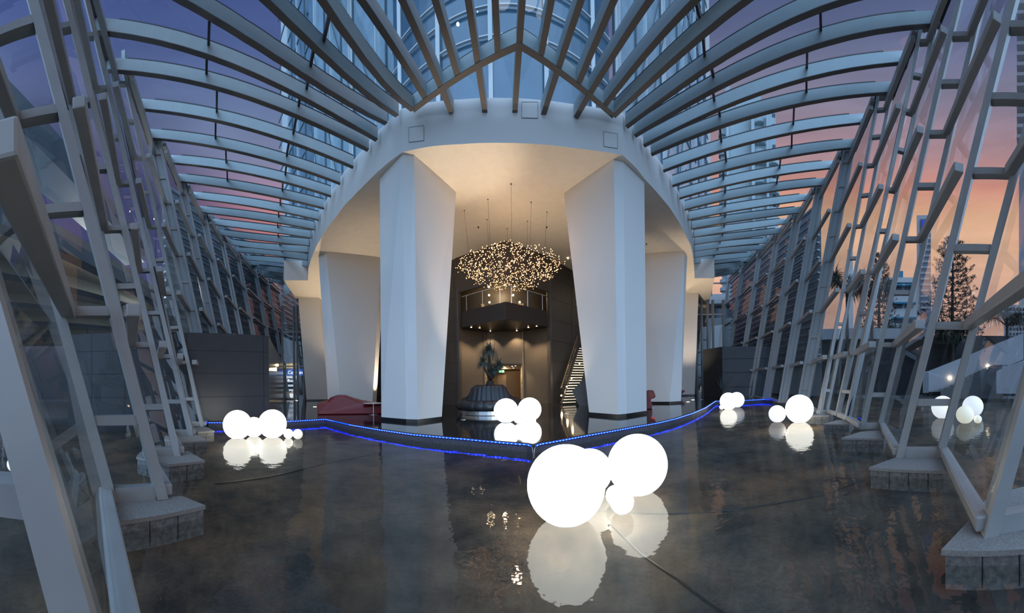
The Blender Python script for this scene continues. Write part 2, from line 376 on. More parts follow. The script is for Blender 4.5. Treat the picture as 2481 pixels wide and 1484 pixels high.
# access hatches on the fascia
def ringpt(x, y, off=.0):
    # point on the fascia at a pixel
    for i in range(n-1):
        a, b = poly[i], poly[i+1]; p = onseg(x, y, a, b)
        t = ((p.x-a[0])*(b[0]-a[0])+(p.y-a[1])*(b[1]-a[1]))/((b[0]-a[0])**2+(b[1]-a[1])**2)
        if -.001 <= t <= 1.001 and p.y > 5:
            d = Vector((b[0]-a[0], b[1]-a[1], 0)).normalized(); nrm = Vector((d.y, -d.x, 0))
            if nrm.y > 0: nrm = -nrm
            return p+nrm*off
    return atd(x, y, 11.4)
for lab, c in (('square access hatch on the white fascia under the roof beams, just right of its middle', [(1264,248),(1303,248),(1303,287),(1264,286)]),
               ('square access hatch on the left part of the white fascia', [(991,309),(1027,305),(1027,341),(991,345)]),
               ('square access hatch on the right part of the white fascia', [(1462,319),(1496,325),(1496,360),(1463,355)])):
    P = [ringpt(x, y, .012) for x, y in c]; m = MB()
    for i in range(4): m.bar(P[i], P[(i+1) % 4], .011, .012, (0, 1, 0))
    ce = sum(P, Vector())/4
    t = thing('access_hatch', ce, lab, 'hatch'); obj('hatch_joint', m, mat('hatch_joint', (.16,.17,.18), .8), t)
    m = MB(); m.add([p+(ce-p)*.01 for p in P], [(0,1,2,3)]); obj('hatch_cover', m, PLAST, t)

def column(base, top, lab, zt=CEIL+.02):
    """base and top: matching plan polygons"""
    cx = sum(p[0] for p in base)/len(base); cy = sum(p[1] for p in base)/len(base)
    t = thing('column', (cx, cy, DZ), lab, 'column', None)
    zb = DZ+.13; f = (zb-DZ)/(zt-DZ)
    lo = [(b[0]+(q[0]-b[0])*f, b[1]+(q[1]-b[1])*f, zb) for b, q in zip(base, top)]
    m = MB(); m.loft([lo, [(q[0], q[1], zt) for q in top]]); obj('shaft', m, PLAST, t)
    sk = [((b[0]-cx)*.985+cx, (b[1]-cy)*.985+cy) for b in base]
    m = MB(); m.prism(sk, DZ, zb); obj('skirting', m, SKIRT, t)
def pz(x, y, z): p = atz(x, y, z); return (p.x, p.y)
colf = [([pz(924,1017,DZ), pz(984,1022.6,DZ), pz(1012,1023.7,DZ), pz(1070,1016,DZ), (-3.4,13.6), (-4.7,13.6), (-5.6,12.6)],
         [pz(920,430,CEIL), (-4.15,11.07), pz(1003,375,CEIL), pz(1105,465,CEIL), (-3.4,15.1), (-5.0,14.6), (-5.9,13.0)]),
        ([pz(1567,1001,DZ), pz(1518,1009,DZ), pz(1497,1011,DZ), pz(1428,1005,DZ), (4.0,14.4), (5.4,14.4), (6.4,13.4)],
         [pz(1561,440,CEIL), pz(1510,390,CEIL), pz(1487,385,CEIL), pz(1366,468,CEIL), (3.5,15.4), (5.4,15.2), (6.3,13.5)])]
column(*colf[0], 'tall white tapering column at the left of the chandelier')
column(*colf[1], 'tall white tapering column at the right of the chandelier')
def P2(x, d): return plan(x, d, 940)
column([P2(795,20.3), P2(827,19.8), P2(901,20.4), P2(911,21.4), P2(885,23), P2(815,22.6)], [pz(771.6,620.8,CEIL), pz(789.7,609.5,CEIL), pz(923,623,CEIL), P2(935,22), P2(915,24.6), P2(800,23)], 'white tapering column behind the red sculptural bench')
column([P2(1649.6,20.6), P2(1621.6,20.1), P2(1545,20.6), P2(1535,21.4), P2(1560,23), P2(1630,22.8)], [pz(1665,621,CEIL), pz(1658,608,CEIL), pz(1540,616,CEIL), P2(1530,22), P2(1560,24.6), P2(1650,23)], 'white tapering column beside the small red chair on the right')
column([P2(742.5,31.5), P2(795,31.5), P2(806,33.5), P2(752,33.5)], [P2(725,30.7), P2(776,30.7), P2(800,34), P2(740,34)], 'farthest white column on the left, by the glass doors')
column([P2(1683,31.5), P2(1650,31.5), P2(1640,33.5), P2(1676,33.5)], [P2(1695,30.9), P2(1655,30.9), P2(1640,34), P2(1680,34)], 'farthest white column on the right, by the glazed end wall')

# ------------------------------------------------------------------ glass wall bays (saw-tooth): short ladder frames P-Q joined by long glass panels P(k)-Q(k+1)
RZ = [1.22+1.5*k for k in range(10)]
def prof(pts, z1=HT, lean=None):
    """pts [(x, y, z)] -> straight-line/quadratic plan profile as a function of z"""
    q = [atz(*p) for p in pts]; z = np.array([p.z for p in q])
    deg = 2 if len(q) >= 5 and z.max() > 9 else 1
    w = np.array([1.+.0*v for v in z])
    ax = np.polyfit(z, [p.x for p in q], deg, w=w); ay = np.polyfit(z, [p.y for p in q], deg, w=w)
    return lambda zz: Vector((float(np.polyval(ax, zz)), float(np.polyval(ay, zz)), zz))
def rl(L): return L
RP = {}; RQ = {}; LP = {}; LQ = {}
def zz(i): return RZ[i]
RP[2] = prof([(2170,1109,.15),(2202,977.5,zz(0)),(2249,800,zz(1)),(2295,609,zz(2)),(2337,420,zz(3)),(2387,236,zz(4)),(2437,53,zz(5))])
RQ[2] = prof([(2285,1109,.15),(2319.6,972,zz(0)),(2368,790,zz(1)),(2419,603,zz(2)),(2468,420,zz(3))])
RP[3] = prof([(2084,1045,.15),(2101.5,952,zz(0)),(2127.8,831,zz(1)),(2157,703,zz(2)),(2183.5,582,zz(3)),(2212,455,zz(4)),(2241,331,zz(5)),(2270,207,zz(6)),(2298,86,zz(7))])
RQ[3] = prof([(2137,1043,.15),(2156,952,zz(0)),(2186,831,zz(1)),(2217.6,705,zz(2)),(2246.6,580,zz(3)),(2280.5,455,zz(4)),(2307.6,331,zz(5)),(2336.5,207,zz(6)),(2367,84,zz(7))])
RP[4] = prof([(2026.5,1020,.15),(2041,942,zz(0)),(2060,850,zz(1)),(2083.6,755,zz(2)),(2102,660,zz(3)),(2121.6,564,zz(4)),(2182.4,277,zz(7)),(2203.6,188,zz(8)),(2223.4,95,zz(9)),(2228,69,HT)])
RQ[4] = prof([(2055,1017,.15),(2091,850,zz(1)),(2110,755,zz(2)),(2132.6,660,zz(3)),(2157,564,zz(4)),(2221,277,zz(7)),(2242.6,188,zz(8)),(2263,95,zz(9)),(2269,66,HT)])
RP[5] = prof([(1983,1001,.15),(2007.6,862,zz(1)),(2023.5,784,zz(2)),(2038,706,zz(3)),(2051,629,zz(4)),(2067,554,zz(5)),(2125,232,HT)])
RQ[5] = prof([(2003,998,.15),(2033,862,zz(1)),(2051,784,zz(2)),(2065.6,706,zz(3)),(2082,629,zz(4)),(2097,554,zz(5)),(2162,229,HT)])
def off_prof(f, foot, scale=1.):
    b = f(.15); return lambda z: Vector((foot[0], foot[1], 0))+(f(z)-b)*scale+Vector((0, 0, z-(z-.15)*scale-.0)) if False else Vector((foot[0]+(f(z).x-b.x)*scale, foot[1]+(f(z).y-b.y)*scale, z))
p1 = atz(2377,1290,.15)
RP[1] = lambda z: Vector((p1.x+(z-.15)*.075, p1.y-(z-.15)*.29, z))
RQ[1] = lambda z: RP[1](z)+Vector((.22, -.85, 0))
def far(tp, tq, lean):
    a = atz(*tp, HT); b = atz(*tq, HT)
    return (lambda z: Vector((a.x-lean[0]*(HT-z)/(HT-.15), a.y-lean[1]*(HT-z)/(HT-.15), z)), lambda z: Vector((b.x-lean[0]*(HT-z)/(HT-.15), b.y-lean[1]*(HT-z)/(HT-.15), z)))
for k, tp, tq, ln in ((6,(2043,365),(2071,361),(2.1,-2.1)), (7,(1977,454),(1999,452),(2.1,-1.95)), (8,(1924,519),(1942,515),(2.1,-1.8)), (9,(1878,568),(1891,566),(2.1,-1.7)), (10,(1837,606),(1849,605),(2.1,-1.6)), (11,(1796,644),(1806,643),(2.1,-1.5)), (12,(1765,667),(1772,667),(2.1,-1.4))):
    RP[k], RQ[k] = far(tp, tq, ln)
LP[1] = prof([(404,1203,.15),(358,1026,zz(0)),(295.6,777,zz(1)),(228,530,zz(2)),(160,262,zz(3)),(95,12,zz(4))])
LQ[1] = prof([(260,1211,.15),(202,1028,zz(0)),(140,785,zz(1)),(68,526,zz(2)),(-5,262,zz(3))])
LP[2] = prof([(438,1093,.15),(409,992,zz(0)),(376.8,845,zz(1)),(342.6,700,zz(2)),(306.6,547,zz(3)),(270,392,zz(4)),(228.8,238,zz(5)),(188.7,82,zz(6))])
LP[3] = prof([(465,1054,.15),(448,974,zz(0)),(430,869,zz(1)),(398,759,zz(2)),(370,653,zz(3)),(318,431,zz(5)),(292.5,323,zz(6)),(266.5,215,zz(7)),(243,104,zz(8))])
LP[4] = prof([(494,1031,.15),(484,969,zz(0)),(460,884,zz(1)),(443,797,zz(2)),(422,711,zz(3)),(403,626,zz(4)),(384.4,545,zz(5)),(366,459,zz(6)),(351,374,zz(7)),(332.5,288,zz(8)),(310,203,zz(9)),(304,178,HT)])
def lq(k, d0, d1): LQ[k] = lambda z: LP[k](z)+Vector((d0[0]+(d1[0]-d0[0])*z/HT, d0[1]+(d1[1]-d0[1])*z/HT, 0))
lq(2, (-.3,-.72), (-.12,-.72)); lq(3, (-.4,-.6), (-.1,-.68)); lq(4, (-.45,-.5), (-.12,-.65))
for k, tp, tq, ln in ((5,(388,343),(360,345),(-2.9,-2.0)), (6,(449,445),(430,445),(-2.8,-1.9)), (7,(500,520),(484,520),(-2.7,-1.8)), (8,(541,572),(530,572),(-2.6,-1.7)), (9,(580,614),(569,613),(-2.5,-1.6)), (10,(622,655),(612,654),(-2.4,-1.5)), (11,(650.5,674.5),(642,675),(-2.3,-1.4)), (12,(678.5,694),(671,694),(-2.2,-1.3))):
    LP[k], LQ[k] = far(tp, tq, ln)
LP[0] = lambda z: Vector((-1.18-.15*(z-1.22), .07-.3*(z-1.22), z))
LQ[0] = lambda z: LP[0](z)+Vector((-.15, -.85, 0))
WH = {'left': (LP, LQ, Vector((1, 0, 0))), 'right': (RP, RQ, Vector((-1, 0, 0)))}
PANEL = mat('grey_infill_panel', (.36, .40, .42), .5, .1)
NEARW = ['', 'nearest', 'second nearest', 'third', 'fourth', 'fifth', 'sixth', 'seventh', 'eighth', 'ninth', 'tenth', 'eleventh', 'farthest']
wn = 0
for side, (PP, QQ, inn) in WH.items():
    for k in sorted(PP):
        P, Q = PP[k], QQ[k]; near = k <= 4
        rail_ids = list(range(10))
        zs = [.15, 2, 4, 6, 8, 10, 12, 14, HT]
        f0 = (P(.15)+Q(.15))/2
        if k == 0: lab = 'nearest left steel frame, its big tube crossing the lower left corner of the view'
        else: lab = '%s leaning steel ladder frame of the %s glass wall, counted from the camera' % (NEARW[k] if k > 0 else '', side)
        if side == 'left' and k > 0: lab = '%s full leaning ladder frame of the left glass wall, counted from the camera' % NEARW[k].replace('nearest', 'nearest')
        t = thing('ladder_frame', f0, lab, 'window frame', 'leaning ladder frames of the %s glass wall' % side)
        sw, sd = .075, .11
        for nm, f, g in (('stringer', P, Q), ('stringer', Q, P)):
            pts = [f(z) for z in zs]; us = [(g(z)-f(z)).normalized() for z in zs]
            ax = (f(HT)-f(.15)).normalized(); vs = [u.cross(ax).normalized() for u in us]
            pts = [p+u*sw for p, u in zip(pts, us)]
            m = MB(); m.sweep(pts, us, vs, sw, sd); obj(nm, m, STEEL, t)
        u = (Q(8)-P(8)).normalized()
        for zr in [.24]+RZ+[HT-.08]:
            a, b = P(zr), Q(zr); dd = (b-a).normalized(); a2, b2 = a+dd*.14, b-dd*.14
            if k >= 7 and zr not in (.24, HT-.08): continue
            m = MB(); m.bar(a2, b2, .16, .13 if zr > .3 else .18); obj('rail', m, STEEL, t)
        lo = .3
        if (side == 'left' and k >= 5) or (side == 'right' and k >= 6):
            for z0, z1 in ((lo, 5.6), (5.6, HT-.15)):
                m = MB(); a, b, c, e = P(z0), Q(z0), Q(z1), P(z1); dd = (b-a).normalized()*.12; ee = (c-e).normalized()*.12
                nn_ = dd.cross(Vector((0,0,1))).normalized()*.02
                m.hexa([a+dd-nn_, b-dd-nn_, b-dd+nn_, a+dd+nn_], [e+ee-nn_, c-ee-nn_, c-ee+nn_, e+ee+nn_]); obj('infill_panel', m, PANEL, t)
        else:
            zr = [.3]+RZ+[HT-.15]
            for i in range(len(zr)-1):
                z0, z1 = zr[i], zr[i+1]; a, b, c, e = P(z0), Q(z0), Q(z1), P(z1)
                dd = (b-a).normalized()*.1
                m = MB(); m.quad(a+dd, b-dd, c-dd, e+dd); obj('glass_pane', m, GLASS, t)
        if near and k > 0 or k <= 6:
            m = MB()
            # cap plate bolts at the top
            m.bar(P(HT)+Vector((0,0,.05)), Q(HT)+Vector((0,0,.05)), .26, .06); obj('cap_plate', m, STEEL, t)
    # long glass panels
    for k in sorted(PP):
        if k+1 not in QQ: continue
        P, Q = PP[k], QQ[k+1]
        mid = (P(.15)+Q(.15))/2
        t = thing('glass_panel_bay', mid, ('long glass bay between the %s and %s ladder frames of the %s wall' % (NEARW[k] if k else 'corner', NEARW[k+1], side)), 'glass panel', 'long glass bays of the %s wall' % side)
        dirv = (Q(5)-P(5)); dirv.z = 0; dirv.normalize(); nrm = Vector((-dirv.y, dirv.x, 0))
        if nrm.dot(Vector((0, 20, 0))-mid) < 0: nrm = -nrm
        # tubes
        for zr in ([.26]+[RZ[i] for i in (1,3,5,7,9)]+[HT-.35]):
            a, b = P(zr), Q(zr); s = .10 if zr > .3 else .085
            if zr == .26: a = a+nrm*.02-dirv*.05; b = b+nrm*.02
            else: a = a+nrm*.2-dirv*.12; b = b+nrm*.2
            if k == 0 and zr > 12: continue
            m = MB(); m.bar(a, b, 2*s, 2*s*(.9)); obj('rail_tube' if zr > .3 else 'sill_tube', m, STEEL, t, bevel=.02 if k < 3 else 0)
        # glass between
        zr = [.35]+[RZ[i] for i in (1,3,5,7,9)]+[HT]
        for i in range(len(zr)-1):
            z0, z1 = zr[i], zr[i+1]
            m = MB(); m.quad(P(z0), Q(z0), Q(z1), P(z1)); obj('glass_pane', m, GLASST if k >= 5 else GLASS, t)
        # eave beam
        if k > 0:
            m = MB(); m.bar(P(HT)-dirv*.1+Vector((0,0,.25)), Q(HT)+dirv*.1+Vector((0,0,.25)), .16, .5); obj('eave_beam', m, STEELR, t)
            m = MB(); m.bar(P(HT)-dirv*.1+Vector((0,0,-.04)), Q(HT)+dirv*.1+Vector((0,0,-.04)), .22, .06); obj('eave_soffit', m, DARKST, t)
        # black gasket beside far stringer
        m = MB(); ps = [Q(z)+nrm*.03 for z in (.3, 8, HT)]; m.sweep(ps, dirv, nrm, .02, .03); obj('gasket', m, GASKET, t)
# stone plinths
def plinth(corners, zt, lab, courses=4):
    """corners: plan polygon"""
    c = Vector((sum(p[0] for p in corners)/len(corners), sum(p[1] for p in corners)/len(corners), 0))
    t = thing('stone_plinth', (c.x, c.y, -.22), lab, 'plinth', 'stone plinths under the glass wall frames')
    m = MB(); m.prism(corners, zt-.05, zt); obj('coping_slab', m, STONE, t)
    ins = [((p[0]-c.x)*.96+c.x, (p[1]-c.y)*.96+c.y) for p in corners]
    m = MB(); m.prism(ins, -.22, zt-.05); nf = len(m.f)
    for i in range(len(ins)):
        a = Vector((*ins[i], 0)); b = Vector((*ins[(i+1) % len(ins)], 0)); L = (b-a).length; nj = int(L/.28); dd = (b-a).normalized(); nr = Vector((dd.y, -dd.x, 0))
        if nr.dot((a+b)/2-c) < 0: nr = -nr
        for j in range(1, nj):
            p = a+dd*(j*L/nj)+nr*.002; m.bar(p+Vector((0,0,-.2)), p+Vector((0,0,zt-.05)), .008, .008, (nr.x, nr.y, 0))
    o = obj('stone_courses', m, STONE2, t); o.data.materials.append(SEAM)
    for q in list(o.data.polygons)[nf:]: q.material_index = 1
def q2(x, y, z=.15): p = atz(x, y, z); return (p.x, p.y)
plinth([q2(2280,1331), q2(2338,1270), (3.9,-.15), (4.6,-1.6), (2.6,-1.4)], .15, 'stone plinth at the lower right corner, nearest on the right')
plinth([q2(2105,1131), q2(2170,1107), q2(2290,1095), q2(2300,1140)], .15, 'second stone plinth from the camera on the right')
plinth([q2(2038,1060), q2(2085,1045), q2(2150,1040), q2(2143,1062)], .15, 'third stone plinth from the camera on the right')
plinth([q2(1995,1026), q2(2028,1017), q2(2070,1015), q2(2058,1027)], .15, 'fourth stone plinth from the camera on the right')
plinth([q2(1938,1007), q2(1975,998), q2(2020,998), q2(2010,1006)], .15, 'fifth stone plinth from the camera on the right, beyond the bright globe')
plinth([q2(286,1262), q2(498,1223), q2(440,1200), q2(250,1210)], .15, 'pinkish stone plinth under the nearest full left frame')
plinth([q2(330,1106), q2(410,1124), q2(497,1115), q2(455,1092), q2(340,1094)], .15, 'second stone plinth from the camera on the left')
plinth([q2(398,1063), q2(440,1070), q2(503,1066), q2(475,1052), q2(400,1055)], .15, 'third stone plinth from the camera on the left')
plinth([q2(450,1041), q2(480,1046), q2(520,1043), q2(500,1033), q2(455,1034)], .15, 'fourth stone plinth from the camera on the left, beside the dark box')
# ------------------------------------------------------------------ roof beams
BEAMS = {}
def beam_pts(side, pix, bay, frac):
    """pix: [(x, ytop, ybot)] from the fascia end outwards; bay, frac: where it lands on the eave"""
    PP, QQ, _ = WH[side]
    x, t, b = pix[0]; A = atz(x, (t+b)/2, 12.3)
    E = PP[bay](HT).lerp(QQ[bay+1](HT), frac)
    pts = [A]
    for x, t, b in pix[1:]:
        p = onseg(x, (t+b)/2, A, E); s = (p.xy-A.xy).length/(E.xy-A.xy).length
        if .03 < s < .97: pts.append(p)
        elif s >= .97: pts.append(Vector((E.x, E.y, p.z))); break
    # regular resampling with a smooth height curve
    L = (E.xy-A.xy).length; S = np.array([(p.xy-A.xy).length/L for p in pts]); Z = np.array([p.z for p in pts])
    if S.max() < .9: S = np.append(S, 1.); Z = np.append(Z, HT+.3)
    co = np.polyfit(S, Z, 2 if len(S) > 3 else 1)
    out = []
    for s in np.linspace(0, 1, 13):
        out.append(Vector((A.x+(E.x-A.x)*s, A.y+(E.y-A.y)*s, float(np.polyval(co, s)))))
    return out
RB = [  # right: name, pixels, bay, fraction
 ('b', [(1487,262,283),(1598,127,160),(1700,59,95),(1762,6,40)], 2, .97),
 ('g', [(1518,278,306),(1600,216,250),(1700,141,175),(1801,73,115),(1902,20,63)], 3, .55),
 ('d', [(1538,303,329),(1620,250,280),(1700,204,234),(1797,150,188),(1894,107,145),(2000,74,110),(2087,49,85),(2174,32,72),(2265,25,60)], 3, .96),
 ('e', [(1560,327,353),(1620,294,322),(1700,257,282),(1797,216,245),(1894,180,209),(2000,149,183),(2081,132,166),(2180,122,155)], 4, .58),
 ('z', [(1578,350,373),(1660,314,340),(1750,280,304),(1846,249,278),(1953,222,252),(2080,204,232),(2158,198,225)], 4, .97),
 ('h', [(1607,391,414),(1670,368,390),(1750,341,365),(1835,315,343),(1922,298,323),(2050,279,303),(2088,275,298)], 5, .58),
 ('th', [(1629,429,450),(1690,409,431),(1750,393.5,415),(1835,371,395.5),(1922,355,378),(2041,340,361),(2071,337,358)], 5, .97),
 ('i', [(1646,461,479),(1700,446,465),(1750,432,451),(1835,414,434),(1922,397.5,419),(2011,387,407)], 6, .58),
 ('k', [(1659,489.5,507),(1750,468,485.5),(1879,444,462),(1996,429,448)], 6, .97),
 ('l', [(1668,515,531.5),(1750,499,515),(1879,479,495),(1954,467,485)], 7, .58),
 ('m', [(1675.5,538,553),(1750,526,540),(1851,511,526),(1939,498,514)], 7, .97),
 ('n', [(1680,559,573),(1755,549,562),(1825,538,551),(1902,528,541)], 8, .58),
 ('x', [(1682,577,591),(1754,569.5,582),(1820,560,573),(1889,551,563)], 8, .97),
 ('o', [(1682,594,606.5),(1748,588,600),(1857,574,586)], 9, .58),
 ('p', [(1682,610,621.5),(1741,604.5,615),(1847,591,602)], 9, .97),
 ('r', [(1682.4,624.5,635),(1733,622,632),(1820,611,622)], 10, .55),
 ('s', [(1683,637,645.5),(1727,636,645),(1810,624.5,632)], 10, .9),
 ('s2', [(1731.5,643,651),(1803,635,641)], 10, .97),
 ('s3', [(1731.5,652,660),(1780,646,653)], 11, .55),
 ('s4', [(1731.5,661,669),(1770,657,663)], 11, .95),
]
LB = [
 ('b', [(1000,244,268),(930,160,190),(865,85,120),(810,12,50)], 1, .97),
 ('g', [(962,263,289),(902,200,232),(841,139,172),(779,86,122),(700,20,62),(655,-8,35)], 2, .55),
 ('d', [(935.5,288,314),(874,230,262),(821,194,226),(757,150,186),(680,105,139),(579,52,84),(500,12,48),(440,-10,22)], 2, .97),
 ('e', [(912.5,313,339),(830,263,292),(739,208,238),(652,168,199),(565,127,160),(500,101,138),(422,78,119),(352,59,103),(254,45,83)], 3, .55),
 ('z', [(891.5,339,362),(822,302.6,329),(727,256,284),(662,228,262),(591.5,202,236),(498.5,179,210),(422,160,191),(352,147.5,182),(270,139.5,170)], 3, .97),
 ('h', [(855.5,382,405),(770,343,368),(709,322,349),(620,292.5,320),(523,266,293),(422,248,276),(343,236.5,266)], 4, .55),
 ('th', [(824,423,443),(761,400,422),(693,377,399),(620,354,379),(522,333.6,358),(447,320,345),(362,311,336)], 4, .97),
 ('i', [(802,455,474),(761,441,463),(691,422,441),(620,404.6,426),(548,392,412),(483,379,402),(418,373,396)], 5, .55),
 ('k', [(785,485.5,504),(683,463,480),(620,448,466),(548,436,455),(429,420.5,440)], 5, .97),
 ('l', [(771.6,514,531),(678.5,498,514),(620,484,500),(552,474,489),(472,464,481)], 6, .55),
 ('m', [(761.4,538.7,553.6),(675,527,541),(620,515,530),(560,506,522),(484,498,515.5)], 6, .97),
 ('n', [(753.5,560,574.6),(673,551,565),(620,542,556),(570,535,549),(518,529.6,544)], 7, .55),
 ('x', [(749,580,594),(674,575,587),(620,567,579),(530.5,555,567.6)], 7, .97),
 ('o', [(747,596.5,610.5),(678,595.5,606),(620,588,599),(558.5,580,590)], 8, .55),
 ('p', [(746,612,624.5),(683,615,625),(568,597,609)], 8, .97),
 ('r', [(746,630,640),(689,631,641),(597,618,627)], 9, .5),
 ('s', [(746,642,651.7),(694,643,651.7),(607.6,631.5,639)], 9, .85),
 ('s2', [(687.8,651,659),(613,643,649)], 9, .97),
 ('s3', [(687.8,660,667.5),(635,652.6,659)], 10, .5),
 ('s4', [(687.8,669,677),(643,664,669)], 10, .95),
 ('s5', [(690,681,687),(665,676,682)], 11, .5),
]
HB = .235   # half depth of a beam
def make_beam(pts, lab, group, hb=HB, wd=.09, cap=True):
    A, E = pts[0], pts[-1]; d = (E-A); d.z = 0; d.normalize(); u = Vector((d.y, -d.x, 0)).normalized()
    t = thing('roof_beam', A, lab, 'roof beam', group)
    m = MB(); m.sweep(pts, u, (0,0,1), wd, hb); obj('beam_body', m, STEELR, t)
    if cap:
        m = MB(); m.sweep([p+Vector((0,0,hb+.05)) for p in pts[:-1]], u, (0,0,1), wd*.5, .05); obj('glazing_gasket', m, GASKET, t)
    m = MB(); m.sweep([p+Vector((0,0,-hb-.012)) for p in pts], u, (0,0,1), wd*.98, .012); obj('shaded_underside', m, mat('beam_underside_shade', (.13,.12,.11), .6), t)  # thin strip below, the beam's underside shade put into a darker colour
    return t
ALLB = {'right': [], 'left': []}
for side, LST in (('right', RB), ('left', LB)):
    for i, (nm, px, bay, fr) in enumerate(LST):
        pts = beam_pts(side, px, bay, fr)
        t = make_beam(pts, '%s long grey roof beam to the %s of the central chevron, running from the white fascia to the %s eave' % (ORD[i+1], side, side), 'grey roof beams on the %s' % side)
        ALLB[side].append((nm, pts, t))
# central beams running overhead: fascia end or chevron end, and crossing of the top of the frame
def central(px_end, px_top, zend, slope=.22, L=15.5):
    A = atz(*px_end, zend)
    B = A.copy(); z = zend+1.5
    for _ in range(30):
        B = atz(*px_top, z); z = zend+slope*(B.xy-A.xy).length
    d = (B-A).normalized(); k = L/hypot(d.x, d.y)
    return A, d, [A+d*(k*s) for s in np.linspace(0, 1, 7)]
CA, Cd, Cpts = central((1247,262), (1264,0), 12.3)
apex = onseg(1258, 88, CA, CA+Cd*5)
apex.z = CA.z+Cd.z/hypot(Cd.x, Cd.y)*(apex.xy-CA.xy).length
lend, rend = ALLB['left'][0][1][0], ALLB['right'][0][1][0]
CEN = []
for nm, e, tp, ends in (('l4', (1094,258), (983,0), 0), ('l2', (1175,260), (1137,0), 0), ('r2', (1316,264), (1401,0), 0), ('r4', (1395,270), (1561,0), 0)):
    CEN.append((nm, central(e, tp, 12.3)[2]))
for nm, e, tp, o_ in (('l5', (1034,228), (889,0), lend), ('l3', (1110,172), (1060,0), lend), ('l1', (1206,112), (1200,0), lend), ('r1', (1311,114), (1332,0), rend), ('r3', (1403,182), (1479,0), rend), ('r5', (1459,248), (1666,0), rend)):
    p = onseg(*e, o_, apex); s = (p.xy-o_.xy).length/(apex.xy-o_.xy).length; z = o_.z+(apex.z-o_.z)*s
    CEN.append((nm, central(e, tp, z)[2]))
CEN.append(('c', Cpts))
names = {'c': 'central roof beam running straight overhead through the chevron tip', 'l1': 'short roof beam ending on the chevron, first left of the central beam', 'r1': 'short roof beam ending on the chevron, first right of the central beam',
 'l2': 'roof beam crossing the chevron, second left of the central beam', 'r2': 'roof beam crossing the chevron, second right of the central beam', 'l3': 'short roof beam ending on the chevron, third left of the central beam', 'r3': 'short roof beam ending on the chevron, third right of the central beam',
 'l4': 'roof beam crossing the chevron, fourth left of the central beam', 'r4': 'roof beam crossing the chevron, fourth right of the central beam', 'l5': 'roof beam ending on the chevron, fifth left of the central beam', 'r5': 'roof beam ending on the chevron, fifth right of the central beam'}
CD = {}
for nm, pts in CEN:
    CD[nm] = pts; make_beam(pts, names[nm], 'overhead roof beams at the prow', wd=.1)
for lab, o_ in (('left arm of the chevron purlin under the overhead roof beams', lend), ('right arm of the chevron purlin under the overhead roof beams', rend)):
    t = thing('chevron_purlin', o_, lab, 'roof beam')
    m = MB(); m.bar(o_, apex, .2, 2*HB); obj('purlin_body', m, STEELR, t)
    m = MB(); m.bar(o_-Vector((0,0,HB+.012)), apex-Vector((0,0,HB+.012)), .196, .024); obj('shaded_underside', m, mat('beam_underside_shade', (.13,.12,.11), .6), t)  # underside shade of the purlin as a darker coloured strip
    m = MB(); m.bar(o_+Vector((0,0,HB+.05)), apex+Vector((0,0,HB+.05)), .1, .1); obj('glazing_gasket', m, GASKET, t)
# cross bars (glazing bars) between neighbouring beams: thing per bar
def on_beam(pts, x, y):
    A, E = pts[0], pts[-1]; p = onseg(x, y, A, E); L = (E.xy-A.xy).length; s = max(0., min(1., (p.xy-A.xy).dot(E.xy-A.xy)/L/L))
    i = min(int(s*(len(pts)-1)), len(pts)-2); f = s*(len(pts)-1)-i
    return pts[i].lerp(pts[i+1], f)
def cross(side, n1, n2, a, b, lab):
    D = {k: p for k, p, _ in ALLB[side]}; D.update(CD)
    p = on_beam(D[n1], *a)+Vector((0,0,HB-.05)); q = on_beam(D[n2], *b)+Vector((0,0,HB-.05))
    m = MB(); m.bar(p, q, .09, .13); o = obj('glazing_bar', m, DARKST); tag(o, lab, 'glazing bar', 'glazing bars between the %s roof beams' % side)
RX = [('r5','b',(1679,12),(1700,58)),('b','g',(1700,103),(1708,137)),('g','d',(1718,164),(1730,190)),('d','e',(1724,222),(1731,243)),('e','z',(1738,266),(1745,284)),('z','h',(1742,312),(1748,343)),('h','th',(1754,365),(1760,391)),('th','i',(1752,415),(1753,433)),('i','k',(1756,450),(1757,469)),('k','l',(1757,485),(1757,501)),('l','m',(1757,515),(1757,526)),('m','n',(1756,541),(1755,551)),('n','x',(1752,564),(1751,572)),('x','o',(1746,585),(1745,591)),('o','p',(1740,603),(1739,609)),('p','r',(1732,620),(1731,625))]
RO = [('g','d',(1987,24),(1989,81)),('d','e',(1956,123),(1955,164)),('e','z',(1954,194),(1954,226)),('z','h',(1925,258),(1922,300)),('h','th',(1919,324),(1918,359)),('th','i',(1893,382),(1889,407)),('i','k',(1885,426),(1882,446))]
LX = [('b','g',(807,50),(783,93)),('g','d',(767,117),(751,150)),('d','e',(753,184),(742,212)),('e','z',(731,236),(723,257)),('z','h',(723,284),(710,325)),('h','th',(704,347),(694,377)),('th','i',(696,400),(691,424)),('i','k',(687,442),(684,463)),('k','l',(680,478),(679,496)),('l','m',(675,511),(675,526)),('m','n',(673,539),(673,551)),('n','x',(674,565),(674,575)),('x','o',(677,587),(678,595)),('o','p',(683,607),(683,614)),('p','r',(688,624),(689,630))]
LO = [('d','e',(509,48),(505,107)),('e','z',(502,139),(500,180)),('z','h',(526,214),(525,270)),('h','th',(523,294),(522,335)),('th','i',(547,361),(548,393)),('i','k',(550,413),(551,439))]
for side, L, row in (('right', RX, 'inner row near the fascia'), ('right', RO, 'outer row near the eave'), ('left', LX, 'inner row near the fascia'), ('left', LO, 'outer row near the eave')):
    for i, (a, b, p, q) in enumerate(L):
        cross(side, a, b, p, q, '%s dark glazing bar from the top in the %s, %s roof' % (ORD[i+1], row, side))
